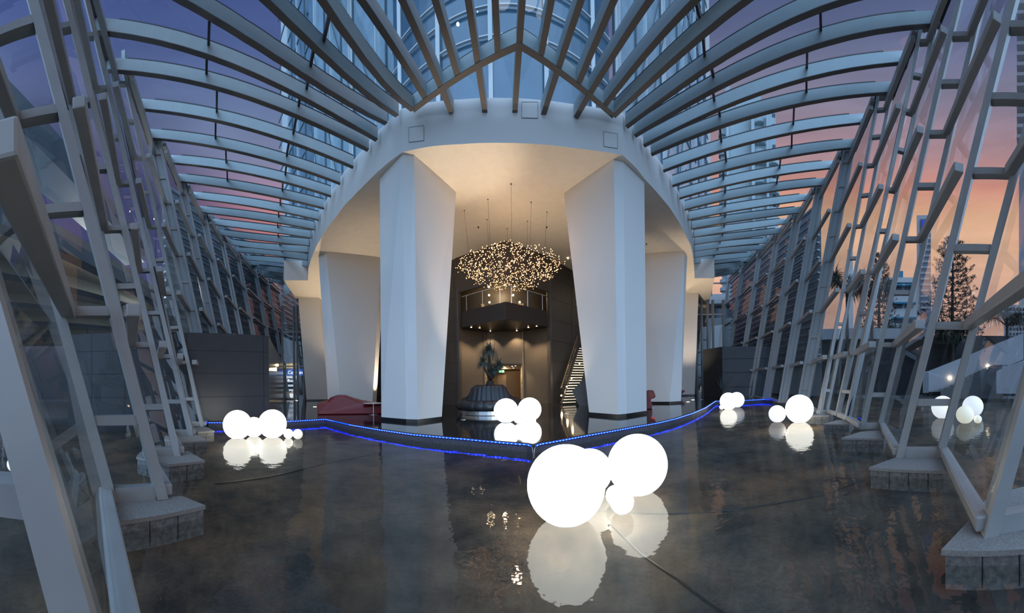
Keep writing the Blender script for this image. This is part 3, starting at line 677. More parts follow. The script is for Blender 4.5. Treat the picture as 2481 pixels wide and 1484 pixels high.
# glass sheets between beams
order = [('left', n) for n, _, _ in ALLB['left'][::-1]]
seq = [p for _, p, _ in ALLB['left'][::-1]]+[CD[k] for k in ('l5','l4','l3','l2','l1','c','r1','r2','r3','r4','r5')]+[p for _, p, _ in ALLB['right']]
def resam(pts, n=7):
    out = []
    for s in np.linspace(0, 1, n):
        i = min(int(s*(len(pts)-1)), len(pts)-2); f = s*(len(pts)-1)-i; out.append(pts[i].lerp(pts[i+1], f)+Vector((0,0,HB+.07)))
    return out
wn = 0
for i in range(len(seq)-1):
    a, b = resam(seq[i]), resam(seq[i+1]); m = MB()
    n_ = len(a); m.add(a+b, [(k, k+1, n_+k+1, n_+k) for k in range(n_-1)])
    wn += 1; struct('window_%d' % wn, m, GLASSR)
# ------------------------------------------------------------------ dark inner hall
def V3(p, z): return Vector((p[0], p[1], z))
CLp, APp, CRp = pz(1109,623,CEIL), pz(1227,583,CEIL), pz(1330.5,621.5,CEIL)
LO_ = (-15, 30); RO_ = pz(1387,655,CEIL); RO2 = (RO_[0]+(RO_[0]-CRp[0])*3.2, RO_[1]+(RO_[1]-CRp[1])*3.2)
LO1 = pz(1096,629,CEIL); LO2 = (CLp[0]+(LO1[0]-CLp[0])*11, CLp[1]+(LO1[1]-CLp[1])*11)
def wall(name, a, b, z0, z1, m, th=.25, **k):
    d = Vector((b[0]-a[0], b[1]-a[1], 0)).normalized(); n_ = Vector((-d.y, d.x, 0))
    if n_.y < 0 and abs(n_.y) > .05: n_ = -n_
    q = MB(); A, B = V3(a, 0), V3(b, 0)
    q.prism([(a[0], a[1]), (b[0], b[1]), ((B+n_*th).x, (B+n_*th).y), ((A+n_*th).x, (A+n_*th).y)], z0, z1)
    return struct(name, q, m, **k)
wall('wall_hall_left', LO2, CLp, DZ, CEIL, CLADW)
wall('wall_hall_right', CRp, RO2, DZ, CEIL, CLADW)
# panel joints on the hall walls
def joints(a, b, zs, name, xs=()):
    d = Vector((b[0]-a[0], b[1]-a[1], 0)); L = d.length; d.normalize(); n_ = Vector((d.y, -d.x, 0))
    if n_.y > 0: n_ = -n_
    q = MB()
    for z in zs: q.bar(V3(a, z)+n_*.004, V3(b, z)+n_*.004, .008, .022)
    for s in xs:
        p = V3(a, 0)+d*(L*s)+n_*.004; q.bar(p+Vector((0,0,DZ)), p+Vector((0,0,zs[-1] if 0 else 10.8)), .02, .008, (0,1,0))
    o = struct(name, q, SEAM); return o
joints(LO2, CLp, [DZ+1.55*i for i in range(1, 7)], 'trim_1', (.45, .93)); joints(CRp, RO2, [DZ+1.55*i for i in range(1, 7)], 'trim_2', (.22,))
# recess returns
b0, b1, b2, b3 = plan(1118.5, 21.9), plan(1173, 23.4), plan(1269, 23.4), plan(1327, 22.0)
wall('wall_recess_left', CLp, b0, DZ, CEIL, CLADW, .15); wall('wall_recess_right', b3, CRp, DZ, CEIL, CLADW, .15)
FAB = mat('brown_fabric_panel', (.12, .10, .078), .7, noise=.08, nscale=12)
ZB0, ZB1 = 5.82, 6.93
wall('wall_back_left', b0, b1, DZ, ZB0, FAB, .2); wall('wall_back_right', b2, b3, DZ, ZB0, FAB, .2)
# middle panel with the doorway below
wall('wall_back_middle', b1, b2, 3.15, ZB0, FAB, .2)
m = MB(); p = V3(b2, 0); m.box(p.x-.12, p.x+.02, p.y-.12, p.y+.1, DZ, ZB0); struct('trim_3', m, mat('bronze_edge', (.20,.16,.11), .4, .3))
m = MB(); p = V3(b1, 0); m.box(p.x-.02, p.x+.1, p.y-.1, p.y+.1, DZ, ZB0); struct('trim_4', m, FAB)
# lit corridor behind
def marble():
    m = mat('veined_marble', (.62,.46,.26), .22); nn = m.node_tree.nodes; L = m.node_tree.links; b = nn['Principled BSDF']
    t = nn.new('ShaderNodeTexCoord'); w = nn.new('ShaderNodeTexWave'); w.inputs['Scale'].default_value = .8; w.inputs['Distortion'].default_value = 14; w.inputs['Detail'].default_value = 4
    L.new(t.outputs['Object'], w.inputs[0]); r = nn.new('ShaderNodeValToRGB'); e = r.color_ramp.elements
    e[0].position = 0; e[0].color = (.16,.08,.03,1); e[1].position = .22; e[1].color = (.72,.56,.36,1)
    L.new(w.outputs[0], r.inputs[0]); L.new(r.outputs[0], b.inputs['Base Color']); return m
MARB = marble()
c1, c2 = plan(1179, 33), plan(1262, 33)
wall('wall_corridor_left', (b1[0]+.05, b1[1]+.1), c1, DZ, 3.2, MARB, .1)
wall('wall_corridor_right', (b2[0]-.05, b2[1]+.1), c2, DZ, 3.2, MARB, .1)
wall('wall_corridor_end', c1, c2, DZ, 3.2, mat('tan_panel', (.35,.25,.15), .4), .1)
m = MB(); m.prism([b1, b2, c2, c1], 3.15, 3.3); struct('ceiling_corridor', m, mat('corridor_ceiling', (.1,.085,.07), .6))
t = thing('lift_door', V3(plan(1216, 32.9), DZ), 'pale brown double door at the end of the lit corridor', 'door')
for s in (0, 1):
    q = MB(); a = V3(plan(1205+s*11, 32.8), 0); b = V3(plan(1215.5+s*11, 32.8), 0)
    q.box(a.x, b.x, a.y-.06, a.y, DZ+.0, 2.75); obj('door_leaf', q, mat('bronze_door', (.30,.22,.14), .35, .4), t)
def lamp(kind, name, loc, e, col=(1,.72,.42), size=.1, rot=None, spot=None, blend=.5):
    l = bpy.data.lights.new(name, kind); l.energy = e; l.color = col
    if kind == 'AREA': l.size = size
    else: l.shadow_soft_size = size
    if kind == 'SPOT': l.spot_size = radians(spot or 60); l.spot_blend = blend
    o = bpy.data.objects.new(name, l); COL.objects.link(o); o.location = loc
    if rot is not None: o.rotation_euler = rot
    return o
def downlight(x, y, z, lab, e=60, r=.05, spot=95, grp=None, col=(1,.74,.45)):
    p = atz(x, y, z); t = thing('downlight', p, lab, 'light', grp)
    q = MB(); q.lathe(p, [(r*1.5, 0), (r*1.5, -.02), (r*1.1, -.02), (r*1.1, -.002)], 16); obj('bezel', q, DARKST, t)
    q = MB(); q.lathe(p, [(.001, -.012), (r, -.012), (r, -.03), (.001, -.034)], 16); obj('lamp_face', q, WARM, t)
    l = lamp('SPOT', 'downlight_lamp', p+Vector((0,0,-.06)), e, col, .05, spot=spot, blend=.6); l.parent = t; l.location = (0,0,-.06)
    return t
for i, (x, y) in enumerate([(1142,791.5),(1162,793),(1188,800.5),(1252,800),(1280,792),(1300,789)]):
    downlight(x, y, ZB0-.01, '%s bright downlight from the left under the balcony' % ORD[i+1], 260, .05, 100, 'downlights under the balcony')
for i, (x, y) in enumerate([(1241,886),(1244,890),(1249,885)]):
    downlight(x, y, 3.14, '%s small ceiling light in the lit marble corridor' % ORD[i+1], 160, .05, 140, 'corridor ceiling lights')
pc = V3(plan(1222, 28), 2.9); lamp('POINT', 'corridor_glow', pc, 120, (1,.72,.4), .08)
t = thing('exit_sign', atd(1215, 899, 29), 'small green exit sign hanging in the corridor', 'sign')
p = atd(1215, 899, 29); q = MB(); q.box(p.x-.26, p.x+.26, p.y-.03, p.y+.03, p.z-.12, p.z+.12); obj('sign_box', q, mat('exit_green', (.02,.2,.1), .4, emis=(.03,.45,.25), es=1.2), t)
WS = mat('sign_white', (.9,1,.95), .4, emis=(.8,1,.9), es=2)
for s in (-.2, .2):
    q = MB(); q.bar(p+Vector((s,0,.1)), p+Vector((s,0,2.95-p.z+.25)), .012, .012, (0,1,0)); obj('hanger', q, DARKST, t)
q = MB(); q.bar(p+Vector((-.2,-.035,0)), p+Vector((-.05,-.035,0)), .05, .01); q.bar(p+Vector((-.14,-.035,.05)), p+Vector((-.2,-.035,0)), .03, .01); q.bar(p+Vector((-.14,-.035,-.05)), p+Vector((-.2,-.035,0)), .03, .01); obj('sign_arrow', q, WS, t)
q = MB(); q.box(p.x+.1, p.x+.2, p.y-.036, p.y-.031, p.z-.08, p.z+.08); obj('sign_door_symbol', q, WS, t)
# balcony
pL, pA, pR = pz(1119,755,ZB1), pz(1226,730.5,ZB1), pz(1325,753,ZB1)
BAL = mat('balcony_dark', (.035,.030,.027), .35)
def frm(p, q, s): return (p[0]+(q[0]-p[0])*s, p[1]+(q[1]-p[1])*s)
t = thing('balcony', V3(pA, ZB0), 'dark pointed balcony with a glass balustrade below the chandelier', 'balcony')
m = MB(); m.prism([pL, pA, pR, (pR[0]+.1, 25.5), (pL[0]-.1, 25.5)], ZB0, ZB0+.12); obj('balcony_soffit', m, BAL, t)
m = MB()
for a, b in ((pL, pA), (pA, pR)):
    d = (V3(b,0)-V3(a,0)).normalized(); n_ = Vector((-d.y, d.x, 0)); 
    if n_.y < 0: n_ = -n_
    m.prism([a, b, (b[0]+n_.x*.15, b[1]+n_.y*.15), (a[0]+n_.x*.15, a[1]+n_.y*.15)], ZB0+.12, ZB1)
obj('parapet', m, BAL, t)
for nm, a, b in (('left', pL, pA), ('right', pA, pR)):
    m = MB(); m.quad(V3(a, ZB1), V3(b, ZB1), V3(b, ZB1+1.05), V3(a, ZB1+1.05)); obj('balustrade_glass', m, GLASS, t)
    m = MB(); m.bar(V3(a, ZB1+1.08), V3(b, ZB1+1.08), .05, .05); obj('handrail', m, ALU, t)
    for s in (.12, .5, .88):
        q = frm(a, b, s); m = MB(); m.bar(V3(q, ZB1), V3(q, ZB1+1.08), .03, .05, (0,1,0)); obj('baluster', m, ALU, t)
wall('wall_bulkhead_left', CLp, APp, 8.35, CEIL, CLADW, .12); wall('wall_bulkhead_right', APp, CRp, 8.35, CEIL, CLADW, .12)
wall('wall_balcony_back', plan(1105, 25.6), plan(1345, 25.6), ZB0, 10.85, mat('balcony_back', (.05,.04,.03), .5), .2)
for x0, x1, lab, mm in ((1168,1177,'narrow lit gold door panel at the left on the balcony', MARB), (1258,1271,'lit gold curtain panel at the right on the balcony', MARB), (1192,1240,'brown timber doors in the middle of the balcony back wall', FAB)):
    a, b = plan(x0, 25.2), plan(x1, 25.2); q = MB(); q.box(a[0], b[0], a[1]-.05, a[1]+.05, ZB0+.12, 8.5); tag(obj('wall_panel', q, mm), lab, 'wall panel')
for i, (x, y) in enumerate([(1184,694),(1185,714.5),(1186,732),(1247,694),(1243,714.5),(1259,731.5)]):
    p = atd(x, y, 24.6); t = thing('wall_lamp', p, '%s bright lamp %s behind the balcony glass' % (('top','middle','lowest')[i % 3], 'on the left' if i < 3 else 'on the right'), 'light')
    q = MB(); q.ball(p, .075, 12, 8); obj('lamp_globe', q, WARM, t, smooth=True)
    q = MB(); q.bar(p+Vector((0,.06,0)), p+Vector((0,.55,0)), .04, .04); obj('bracket', q, DARKST, t)
lamp('POINT', 'balcony_glow', atd(1215, 705, 24.2), 160, (1,.7,.4), .08)

# chandelier
CCX, CCY = plan(1240, 15.2)
def cloud():
    random.seed(11); pts = []
    while len(pts) < 1000:
        a = random.random()*2*pi; rr = random.random()**.5
        x = rr*cos(a)*2.62; y = rr*sin(a)*2.0; ed_ = rr
        lo = -1.25*(1-ed_**2.2)**.75; hi = .28+1.15*(1-ed_)**1.2
        z = lo+(hi-lo)*random.random()
        pts.append(Vector((CCX+x+.12*random.gauss(0,1), CCY+y, 7.72+z)))
    return pts
cl = cloud(); ch = thing('chandelier', (CCX, CCY, 10.88), 'cloud shaped chandelier of hundreds of tiny warm bulbs hanging over the lobby', 'chandelier')
cl.sort(key=lambda p: p.y)
TIN = mat('tiny_warm_bulb', (1,.8,.5), .4, emis=(1, .52, .22), es=5.5)
try: TIN.cycles.emission_sampling = 'NONE'
except Exception: pass
for p in cl[:100]:
    q = MB(); q.ball(p, .019, 8, 6); obj('bulb', q, TIN, ch)
q = MB()
for p in cl[100:]: q.ball(p, .015+.005*random.random(), 6, 4)
o = obj('bulb_cloud', q, TIN, ch); o['kind'] = 'stuff'
q = MB(); arr = np.array([tuple(p) for p in cl])
for i, p in enumerate(cl):
    dd = ((arr-arr[i])**2).sum(1); idx = np.argsort(dd)[1:4]
    for j in idx:
        if j > i or random.random() < .5: q.bar(p, cl[int(j)], .004, .004)
o = obj('wire_lattice', q, mat('copper_wire', (.30,.16,.09), .35, .8), ch); o['kind'] = 'stuff'
for x, y in ((1238.5,445),(1125,509),(1182,482),(1287,489),(1325,513),(1278,535),(1229,553),(1180,531)):
    a = atz(x, y, CEIL-.01); b = Vector((a.x*.9+CCX*.1, a.y*.9+CCY*.1, 8.0+.3*random.random()))
    q = MB(); q.tube([a, b], .006, 5); obj('suspension_wire', q, DARKST, ch)
    q = MB(); q.lathe(a, [(.03, 0), (.03, -.03), (.001, -.031)], 10); obj('ceiling_rose', q, DARKST, ch)
l = lamp('POINT', 'chandelier_glow', (CCX, CCY, 7.9), 120, (1,.66,.40), .1)
for i, (x, y) in enumerate(((1159,549),(1324.5,549),(1376,624),(1566,590))):
    p = atz(x, y, CEIL-.001); q = MB(); q.lathe(p, [(.045, 0), (.045, -.03), (.02, -.09), (.001, -.092)], 12)
    tag(obj('sprinkler', q, DARKST if i != 2 else WARM2), ('small dark sprinkler on the ceiling left of the chandelier wires','small dark sprinkler on the ceiling right of the chandelier wires','small lit ceiling spot beside the right column top','small dark sprinkler on the ceiling right of the right front column')[i], 'sprinkler' if i != 2 else 'light')

# uplights in the floor wash the soffit and the columns with warm light
def uplight(x, y, lab, e=2600, spot=70, vis=True, col=(1,.78,.56)):
    p = atz(x, y, DZ) if vis else Vector((x, y, DZ)); t = thing('floor_uplight', p, lab, 'light', 'uplights set in the lobby floor')
    q = MB(); q.lathe(p, [(.12, 0), (.12, .012), (.1, .012)], 20); obj('rim', q, ALU, t)
    q = MB(); q.lathe(p, [(.001, .008), (.1, .008), (.1, .010), (.001, .0105)], 20); obj('lens', q, WARM2, t)
    l = lamp('SPOT', 'uplight_lamp', p, e, col, .08, spot=spot, blend=.9); l.parent = t; l.location = (0,0,.05); l.rotation_euler = (pi,0,0)
uplight(1122,1016,'floor uplight glowing on the black floor left of the lobby globes', 2300, 36)
UL = [((2.6,14.0),1500),((-6.9,14.6),2600),((7.6,14.9),2600),((-2.3,14.3),1300),((-8.5,18.9),2600),((9.6,19.6),2600),((-13.6,18.6),2600),((14.4,19.4),2600),((-17.0,27.5),2600),((17.2,28.5),2600),((-15.5,23.5),2600),((16.2,24),2600)]
for i, (q_, e) in enumerate(UL):
    uplight(q_[0], q_[1], e=e*.62, spot=80, vis=False, lab=('floor uplight standing %s of the pool side columns, %s from the %s' % (('left' if q_[0] < 0 else 'right'), ORD[i//2+1], 'middle')))
for i, (x, y) in enumerate(((763,985),(719,970),(1667,973),(1679,968))):
    p = atz(x, y, DZ); q = MB(); q.lathe(p, [(.001,.012),(.11,.012),(.12,0)], 20); tag(obj('floor_light', q, WARM2), ('round floor light left of the red bench','round floor light by the left glass doors','round floor light near the deck edge on the right','farther round floor light on the right')[i], 'light', 'round floor lights')

# ------------------------------------------------------------------ stair on the right
st = thing('staircase', atz(1375, 975, DZ), 'curving staircase with lit treads at the right of the dark hall', 'staircase')
TR = mat('stair_tread', (.25,.22,.18), .4); NOS = mat('painted_tread_glow', (1,.9,.7), .4, emis=(1,.84,.6), es=.6)
cc = []
for i in range(22):
    z = DZ+.19*(i+1); f = i/21
    cx = 1378+36*f**.9; dd = 20.3+2.6*f; a = V3(plan(cx-16+6*f, dd), z); b = V3(plan(cx+17, dd+.5), z)
    u = (b-a).normalized(); w = Vector((-u.y, u.x, 0)); 
    m = MB(); m.hexa([a-Vector((0,0,.06)), b-Vector((0,0,.06)), b+w*.3-Vector((0,0,.06)), a+w*.3-Vector((0,0,.06))], [a, b, b+w*.3, a+w*.3]); obj('tread', m, TR, st)
    m = MB(); m.bar(a-w*.006+u*.03-Vector((0,0,.035)), b-w*.006-u*.03-Vector((0,0,.035)), .012, .055); obj('painted_tread_glow', m, NOS, st)  # glowing strip added for lamp light caught on the tread, no lamp itself
    cc.append((a, b))
m = MB(); m.sweep([a-(b-a).normalized()*.04-Vector((0,0,.1)) for a, b in cc], (1,0,0), (0,0,1), .03, .16); obj('stringer', m, BAL, st)
m = MB(); m.sweep([b+(b-a).normalized()*.04-Vector((0,0,.1)) for a, b in cc], (1,0,0), (0,0,1), .03, .16); obj('stringer', m, BAL, st)
m = MB(); m.tube([a+Vector((-.1,0,.95)) for a, b in cc], .04, 8); obj('handrail', m, mat('bronze_rail', (.45,.3,.17), .3, .8), st)
m = MB()
for k in range(0, len(cc)-1): m.quad(cc[k][0]+Vector((-.1,0,0)), cc[k+1][0]+Vector((-.1,0,0)), cc[k+1][0]+Vector((-.1,0,.92)), cc[k][0]+Vector((-.1,0,.92)))
obj('glass_side', m, GLASS, st)
for i, (x, y) in enumerate(((1360,957.5),(1373,936),(1385,916),(1404,880))):
    p = atd(x, y, 20.1+i*.5); q = MB(); q.ball(p, .05, 10, 6); o = obj('step_lamp', q, WARM, st, smooth=True)
    lamp('POINT', 'step_lamp_light', p+Vector((0,-.12,0)), 14, (1,.75,.45), .05)
P_ = [(1387,951),(1387,946),(1418,913),(1426,978),(1403,977)]
m = MB(); A = [atd(x, y, 19.2) for x, y in P_]; A[0].z = A[3].z = A[4].z = DZ; A[0].z = H+(CY-951)/F*19.2; B = [p+Vector((.15,.3,0)) for p in A]; m.loft([A, B]); tag(obj('stair_balustrade_panel', m, mat('charcoal_panel', (.045,.043,.05), .3)), 'dark angular solid balustrade panel at the foot of the staircase', 'panel')
# tall dark doors with bright strip behind the right column group etc.
# ------------------------------------------------------------------ lobby furniture
# round buttoned sofa with a ponytail palm in its middle
oc = V3(plan(1186, 15.2), DZ); t = thing('round_sofa', oc, 'round charcoal leather sofa with channelled seat and tall centre back', 'sofa')
q = MB(); q.lathe(oc, [(1.5,0),(1.52,.02),(1.52,.2),(1.5,.2)], 48); obj('plinth_ring', q, ALU, t, smooth=False)
def channels(c, n_, prof_fn, a0=0, a1=2*pi, k=7):
    q = MB(); rows = []
    for i in range(n_*k+1):
        a = a0+(a1-a0)*i/(n_*k); ph = (i % k)/k; bul = .045*sin(pi*ph)**.6
        rows.append([(c[0]+(r+bul*w)*cos(a), c[1]+(r+bul*w)*sin(a), c[2]+z+bul*w2) for r, z, w, w2 in prof_fn(a)])
    m_ = len(rows[0]); vs = [p for r in rows for p in r]
    q.add(vs, [(i*m_+j, (i+1)*m_+j, (i+1)*m_+j+1, i*m_+j+1) for i in range(len(rows)-1) for j in range(m_-1)]); return q
obj('seat', channels(oc, 26, lambda a: [(1.45,.2,0,0),(1.62,.22,1,0),(1.70,.34,1,0),(1.70,.5,1,0),(1.62,.62,.7,.7),(1.4,.66,0,1),(1.0,.64,0,1)]), LEATH, t, smooth=True)
def backp(a):
    w = abs(cos(a))**2*.0; s_ = max(0., min(1., (abs(cos(a))-.70)/.3)); h = 1.42-.62*s_*s_*(3-2*s_)
    return [(1.10+.30*abs(cos(a)),.6,1,0),(1.06+.26*abs(cos(a)),.8,1,0),(1.0+.14*abs(cos(a)),h-.12,1,0),(.90,h,.6,.5),(.66,h-.03,0,0),(.6,h-.3,0,0)]
obj('backrest', channels(oc, 30, backp), LEATH, t, smooth=True)
q = MB(); q.lathe(oc, [(.001,1.15),(.62,1.15)], 24); obj('planter_soil', q, BARK, t)
pt = thing('ponytail_palm', oc+Vector((0,0,1.15)), 'ponytail palm growing out of the middle of the round sofa', 'plant')
def T(x, y, d=15.2): return atd(x, y, d)
for nm, pts, rr in (('trunk', [T(1186,938), T(1188,925), T(1190,910), T(1187,897), T(1186,875), T(1184,858)], [.26,.2,.14,.12,.09,.06]), ('branch', [T(1189,915,15.1), T(1180,902,14.9), T(1172,890,14.7)], [.12,.08,.05]), ('branch', [T(1191,914,15.3), T(1199,903,15.4), T(1206,893,15.4)], [.12,.08,.05])):
    q = MB(); q.tube(pts, .1, 10, rr); obj(nm, q, BARK, pt, smooth=True)
def tuft(c, n_, L, name='leaf_tuft', par=pt, m_=LEAF, droop=1.3, wd=.018):
    q = MB()
    for i in range(n_):
        a = random.random()*2*pi; el = random.uniform(-.1, 1.5); l = L*random.uniform(.75, 1.1); dv = Vector((cos(a)*cos(el), sin(a)*cos(el), sin(el)))
        ps = []; p = Vector(c)
        for k in range(7):
            ps.append(p.copy()); dv = (dv+Vector((0,0,-.22*droop))).normalized(); p = p+dv*l/6
        side = Vector((-sin(a), cos(a), 0))
        for k in range(6):
            w0, w1 = wd*(1-k/6), wd*(1-(k+1)/6); q.quad(ps[k]-side*w0, ps[k]+side*w0, ps[k+1]+side*w1, ps[k+1]-side*w1)
    o = obj(name, q, m_, par); o['kind'] = 'stuff'; return o
for c, n_, L in ((T(1184,850),420,.64), (T(1170,879,14.7),340,.55), (T(1208,885,15.4),340,.55), (T(1194,899,15.1),200,.42)): tuft(c, n_, L)
for a, b in ((T(1190,806),T(1187,836)),(T(1199,829),T(1193,872))):
    q = MB(); q.tube([a, b], .022, 6); obj('flower_spike', q, BARK, pt)
# red sculptural bench
def extr(pix, d, depth, name, m_, par, bevel=.06, dz=None, lean=0):
    F_ = [atd(x, y, d) for x, y in pix]; c = sum(F_, Vector())/len(F_); n_ = Vector((c.x, c.y, 0)).normalized()
    B = [p+n_*depth+Vector((0,0,(dz[i] if dz else 0))) for i, p in enumerate(F_)]
    q = MB(); q.loft([F_, B]); return obj(name, q, m_, par, bevel=bevel)
c = atz(845, 1003, DZ); t = thing('sculptural_bench', c, 'long red sculptural plastic bench beside the left front column', 'bench')
d0 = hypot(c.x, c.y)
q = MB()
fr = [(769,1003),(769,977),(792,976),(797,973),(806,963),(818,958),(836,958.5),(852,965),(873,973),(900,976),(935,978),(940,1003)]
md = [(772,1001),(772,973),(795,968),(800,962),(812,957),(822,955),(838,956),(856,962),(876,968),(900,972),(935,974),(940,1001)]
bk = [(780,990),(780,974),(800,970),(808,966),(816,963),(826,961),(842,962),(858,966),(878,971),(900,974),(930,976),(934,990)]
R0_ = [atd(x, y, d0) for x, y in fr]
def lift(px, d):
    out = []
    for x, y in px:
        p = atd(x, y, d); out.append(p)
    lo_ = min(p.z for p in out)
    for p in (out[0], out[-1]): p.z = DZ
    return out
q.loft([lift(fr, d0), lift([(x+2, y-1.5) for x, y in fr], d0+.25), lift(md, d0+.6), lift(bk, d0+1.15)])
obj('bench_body', q, RED, t, bevel=.05)
q = MB(); q.loft([[atd(822,984,d0-.02), atd(838,975,d0-.02), atd(868,978,d0-.01), atd(858,982,d0-.03)], [atd(822,986,d0-.04), atd(840,985,d0-.05), atd(872,981,d0-.02), atd(858,986,d0-.04)]])
c2_ = atz(886, 985, DZ); t = thing('lounge_chair', c2_, 'small red lounge seat showing behind the long red bench', 'chair')
q = MB(); dd = hypot(c2_.x, c2_.y)
q.loft([lift([(872,985),(874,968),(880,962.5),(890,963),(897,972),(899,985)], dd), lift([(874,985),(876,966),(882,961),(892,962),(899,971),(901,985)], dd+.6)]); obj('seat_shell', q, RED, t, bevel=.04)
c = atz(905, 1003.5, DZ); t = thing('side_table', c, 'round white side table on a thin chrome pole in front of the red bench', 'table')
q = MB(); q.lathe(c, [(.001,.56),(.52,.56),(.54,.575),(.52,.59),(.001,.59)], 40); obj('table_top', q, mat('white_laminate', (.75,.74,.72), .25), t)
q = MB(); q.lathe(c, [(.025,0),(.025,.56)], 12); obj('pole', q, ALU, t)
q = MB(); q.lathe(c, [(.24,0),(.24,.012),(.05,.02),(.03,.03)], 32); obj('base_disc', q, ALU, t)
c = atz(1576, 991, DZ); t = thing('sculptural_chair', c, 'red sculptural chair half hidden by the right front column', 'chair'); dd = hypot(c.x, c.y)
q = MB(); pr = [(1566,991),(1566,946),(1573,944),(1583,945),(1588.5,958),(1587,963),(1577,966),(1577,972),(1580,976),(1580,990)]
q.loft([lift(pr, dd), lift(pr, dd+.9)]); obj('chair_shell', q, RED, t, bevel=.04)
c = atz(1652, 959, DZ); t = thing('sculptural_chair', c, 'small far red chair behind the second right column', 'chair'); dd = min(hypot(c.x, c.y), 27)
q = MB(); pr = [(1645,959),(1645,945),(1650,944),(1659,945),(1659,948),(1652,954),(1651,959)]
q.loft([lift(pr, dd), lift(pr, dd+1)]); obj('chair_shell', q, RED, t, bevel=.04)

# ------------------------------------------------------------------ dark clad boxes
def cladbox(A, B, z1, name, lab, back_, zs, vs, m_=CLAD, tops=None):
    t = thing(name, V3(frm(A, B, .5), .0), lab, 'wall')
    q = MB(); q.prism([A, B, (B[0]+back_[0], B[1]+back_[1]), (A[0]+back_[0], A[1]+back_[1])], -.22, z1); obj('cladding', q, m_, t)
    d = Vector((B[0]-A[0], B[1]-A[1], 0)).normalized(); n_ = Vector((d.y, -d.x, 0))
    if n_.dot(V3(A, 0)) > 0: n_ = -n_
    for z in zs:
        q = MB(); q.bar(V3(A, z)+n_*.003, V3(B, z)+n_*.003, .008, .02); obj('panel_joint', q, SEAM, t)
    for s in vs:
        p = V3(frm(A, B, s), 0)+n_*.003; q = MB(); q.bar(p, p+Vector((0,0,z1)), .02, .008, (0,1,0)); obj('panel_joint', q, SEAM, t)
    return t
A = plan(652, 13.9); B = plan(165, 13.4)
z_top = onseg(500, 806, A, B).z
zs_ = [onseg(500, y, A, B).z for y in (849, 904, 961)]
cladbox(A, B, z_top, 'clad_box', 'long dark grey clad wall on the left, running out through the glass wall', (-2.0,1.6), zs_, (.03, .42, .72, .88))
a2 = plan(686, 29.5)
q = MB(); q.prism([A, a2, (a2[0]-.3, a2[1]), (A[0]-.3, A[1]+.1)], DZ, z_top); tag(obj('entry_return_wall', q, mat('brown_gloss_panel', (.09,.06,.04), .2)), 'glossy brown return wall receding behind the left dark box', 'wall')
p = atd(672, 884, 20); t = thing('wall_lamp', p, 'small warm lamp in the brown recess right of the left dark box', 'light'); q = MB(); q.ball(p, .09, 10, 6); obj('lamp_globe', q, WARM2, t); lamp('POINT', 'recess_light', p+Vector((.3,-.3,-.3)), 60, (1,.65,.35), .1)
t = thing('sign_stand', atz(672, 978, DZ), 'small notice on a thin metal stand in the left recess', 'sign'); c = atz(672, 978, DZ); q = MB(); q.lathe(c, [(.2,0),(.2,.02),(.02,.03),(.02,1.35)], 12); obj('stand', q, ALU, t); q = MB(); q.box(c.x-.2, c.x+.2, c.y-.02, c.y+.02, 1.35+DZ, 1.75+DZ); obj('notice_board', q, mat('notice', (.35,.28,.4), .5), t)
A = pz(1751,967,.0); B = pz(1857,966.5,.0); zt = onseg(1800, 839, A, B).z; zt = 1.65+(924-839)/720*hypot(*A)
t = thing('clad_box', V3(A, 0), 'dark grey clad box at the far right end of the pool', 'wall')
B2 = (B[0]+.55, B[1]-.1)
q = MB(); q.hexa([V3(A,-.2), V3(B,-.2), V3((B[0]+.3,B[1]+3),-.2), V3((A[0],A[1]+3),-.2)], [V3(A,zt), V3(B2,zt), V3((B2[0]+.5,B2[1]+3),zt), V3((A[0],A[1]+3),zt)]); obj('cladding', q, CLAD, t)
for f in (.23, .49, .76):
    z = zt*(1-f)+.0; q = MB(); b_ = frm(B, B2, z/zt); q.bar(V3(A, z)+Vector((0,-.01,0)), V3(b_, z)+Vector((0,-.01,0)), .01, .03); obj('panel_joint', q, SEAM, t)
lp = thing('spiky_plant', atz(1746, 968, DZ), 'dark spiky leaves at the left of the far right clad box', 'plant')
q = MB(); q.tube([V3(plan(1748, 25.2), -.1), atd(1748, 945, 25.2)], .05, 6); obj('stem', q, BARK, lp)
tuft(atd(1748, 945, 25.2), 26, 1.5, 'leaves', lp, LEAF, .25, .06)
# glazed end walls
def endwall(x0, x1, d, ytop, side, ys, xs):
    A, B = plan(x0, d), plan(x1, d); zt = 10.85
    t = thing('glazed_end_wall', V3(frm(A, B, .5), DZ), 'glazed end wall with slim mullions at the far %s of the lobby' % side, 'window frame')
    for s in xs:
        p = frm(A, B, s); q = MB(); q.bar(V3(p, DZ), V3(p, zt), .16, .3, (0,1,0)); obj('mullion', q, STEEL, t)
    for y in ys:
        z = H+(CY-y)/F*d; q = MB(); q.bar(V3(A, z), V3(B, z), .14, .14); obj('transom', q, STEEL, t)
    q = MB(); q.quad(V3(A, DZ), V3(B, DZ), V3(B, zt), V3(A, zt)); obj('glass', q, GLASS, t)
    return t
endwall(686, 752, 33.5, 700, 'left', (722, 797, 880), (0, .42, .54, .78, 1))
endwall(1688, 1754, 33.5, 690, 'right', (693, 768, 855), (0, .2, .42, .62, 1))
wall('wall_end_right', plan(1640, 36), plan(1690, 36), DZ, 10.8, CLADW, .2)
wall('wall_end_left', plan(752, 36), plan(860, 36), DZ, 10.8, CLADW, .2)
wall('wall_far_back', (-33.5, 43.5), (33.5, 43.5), DZ, CEIL+1.7, CLADW, .2)
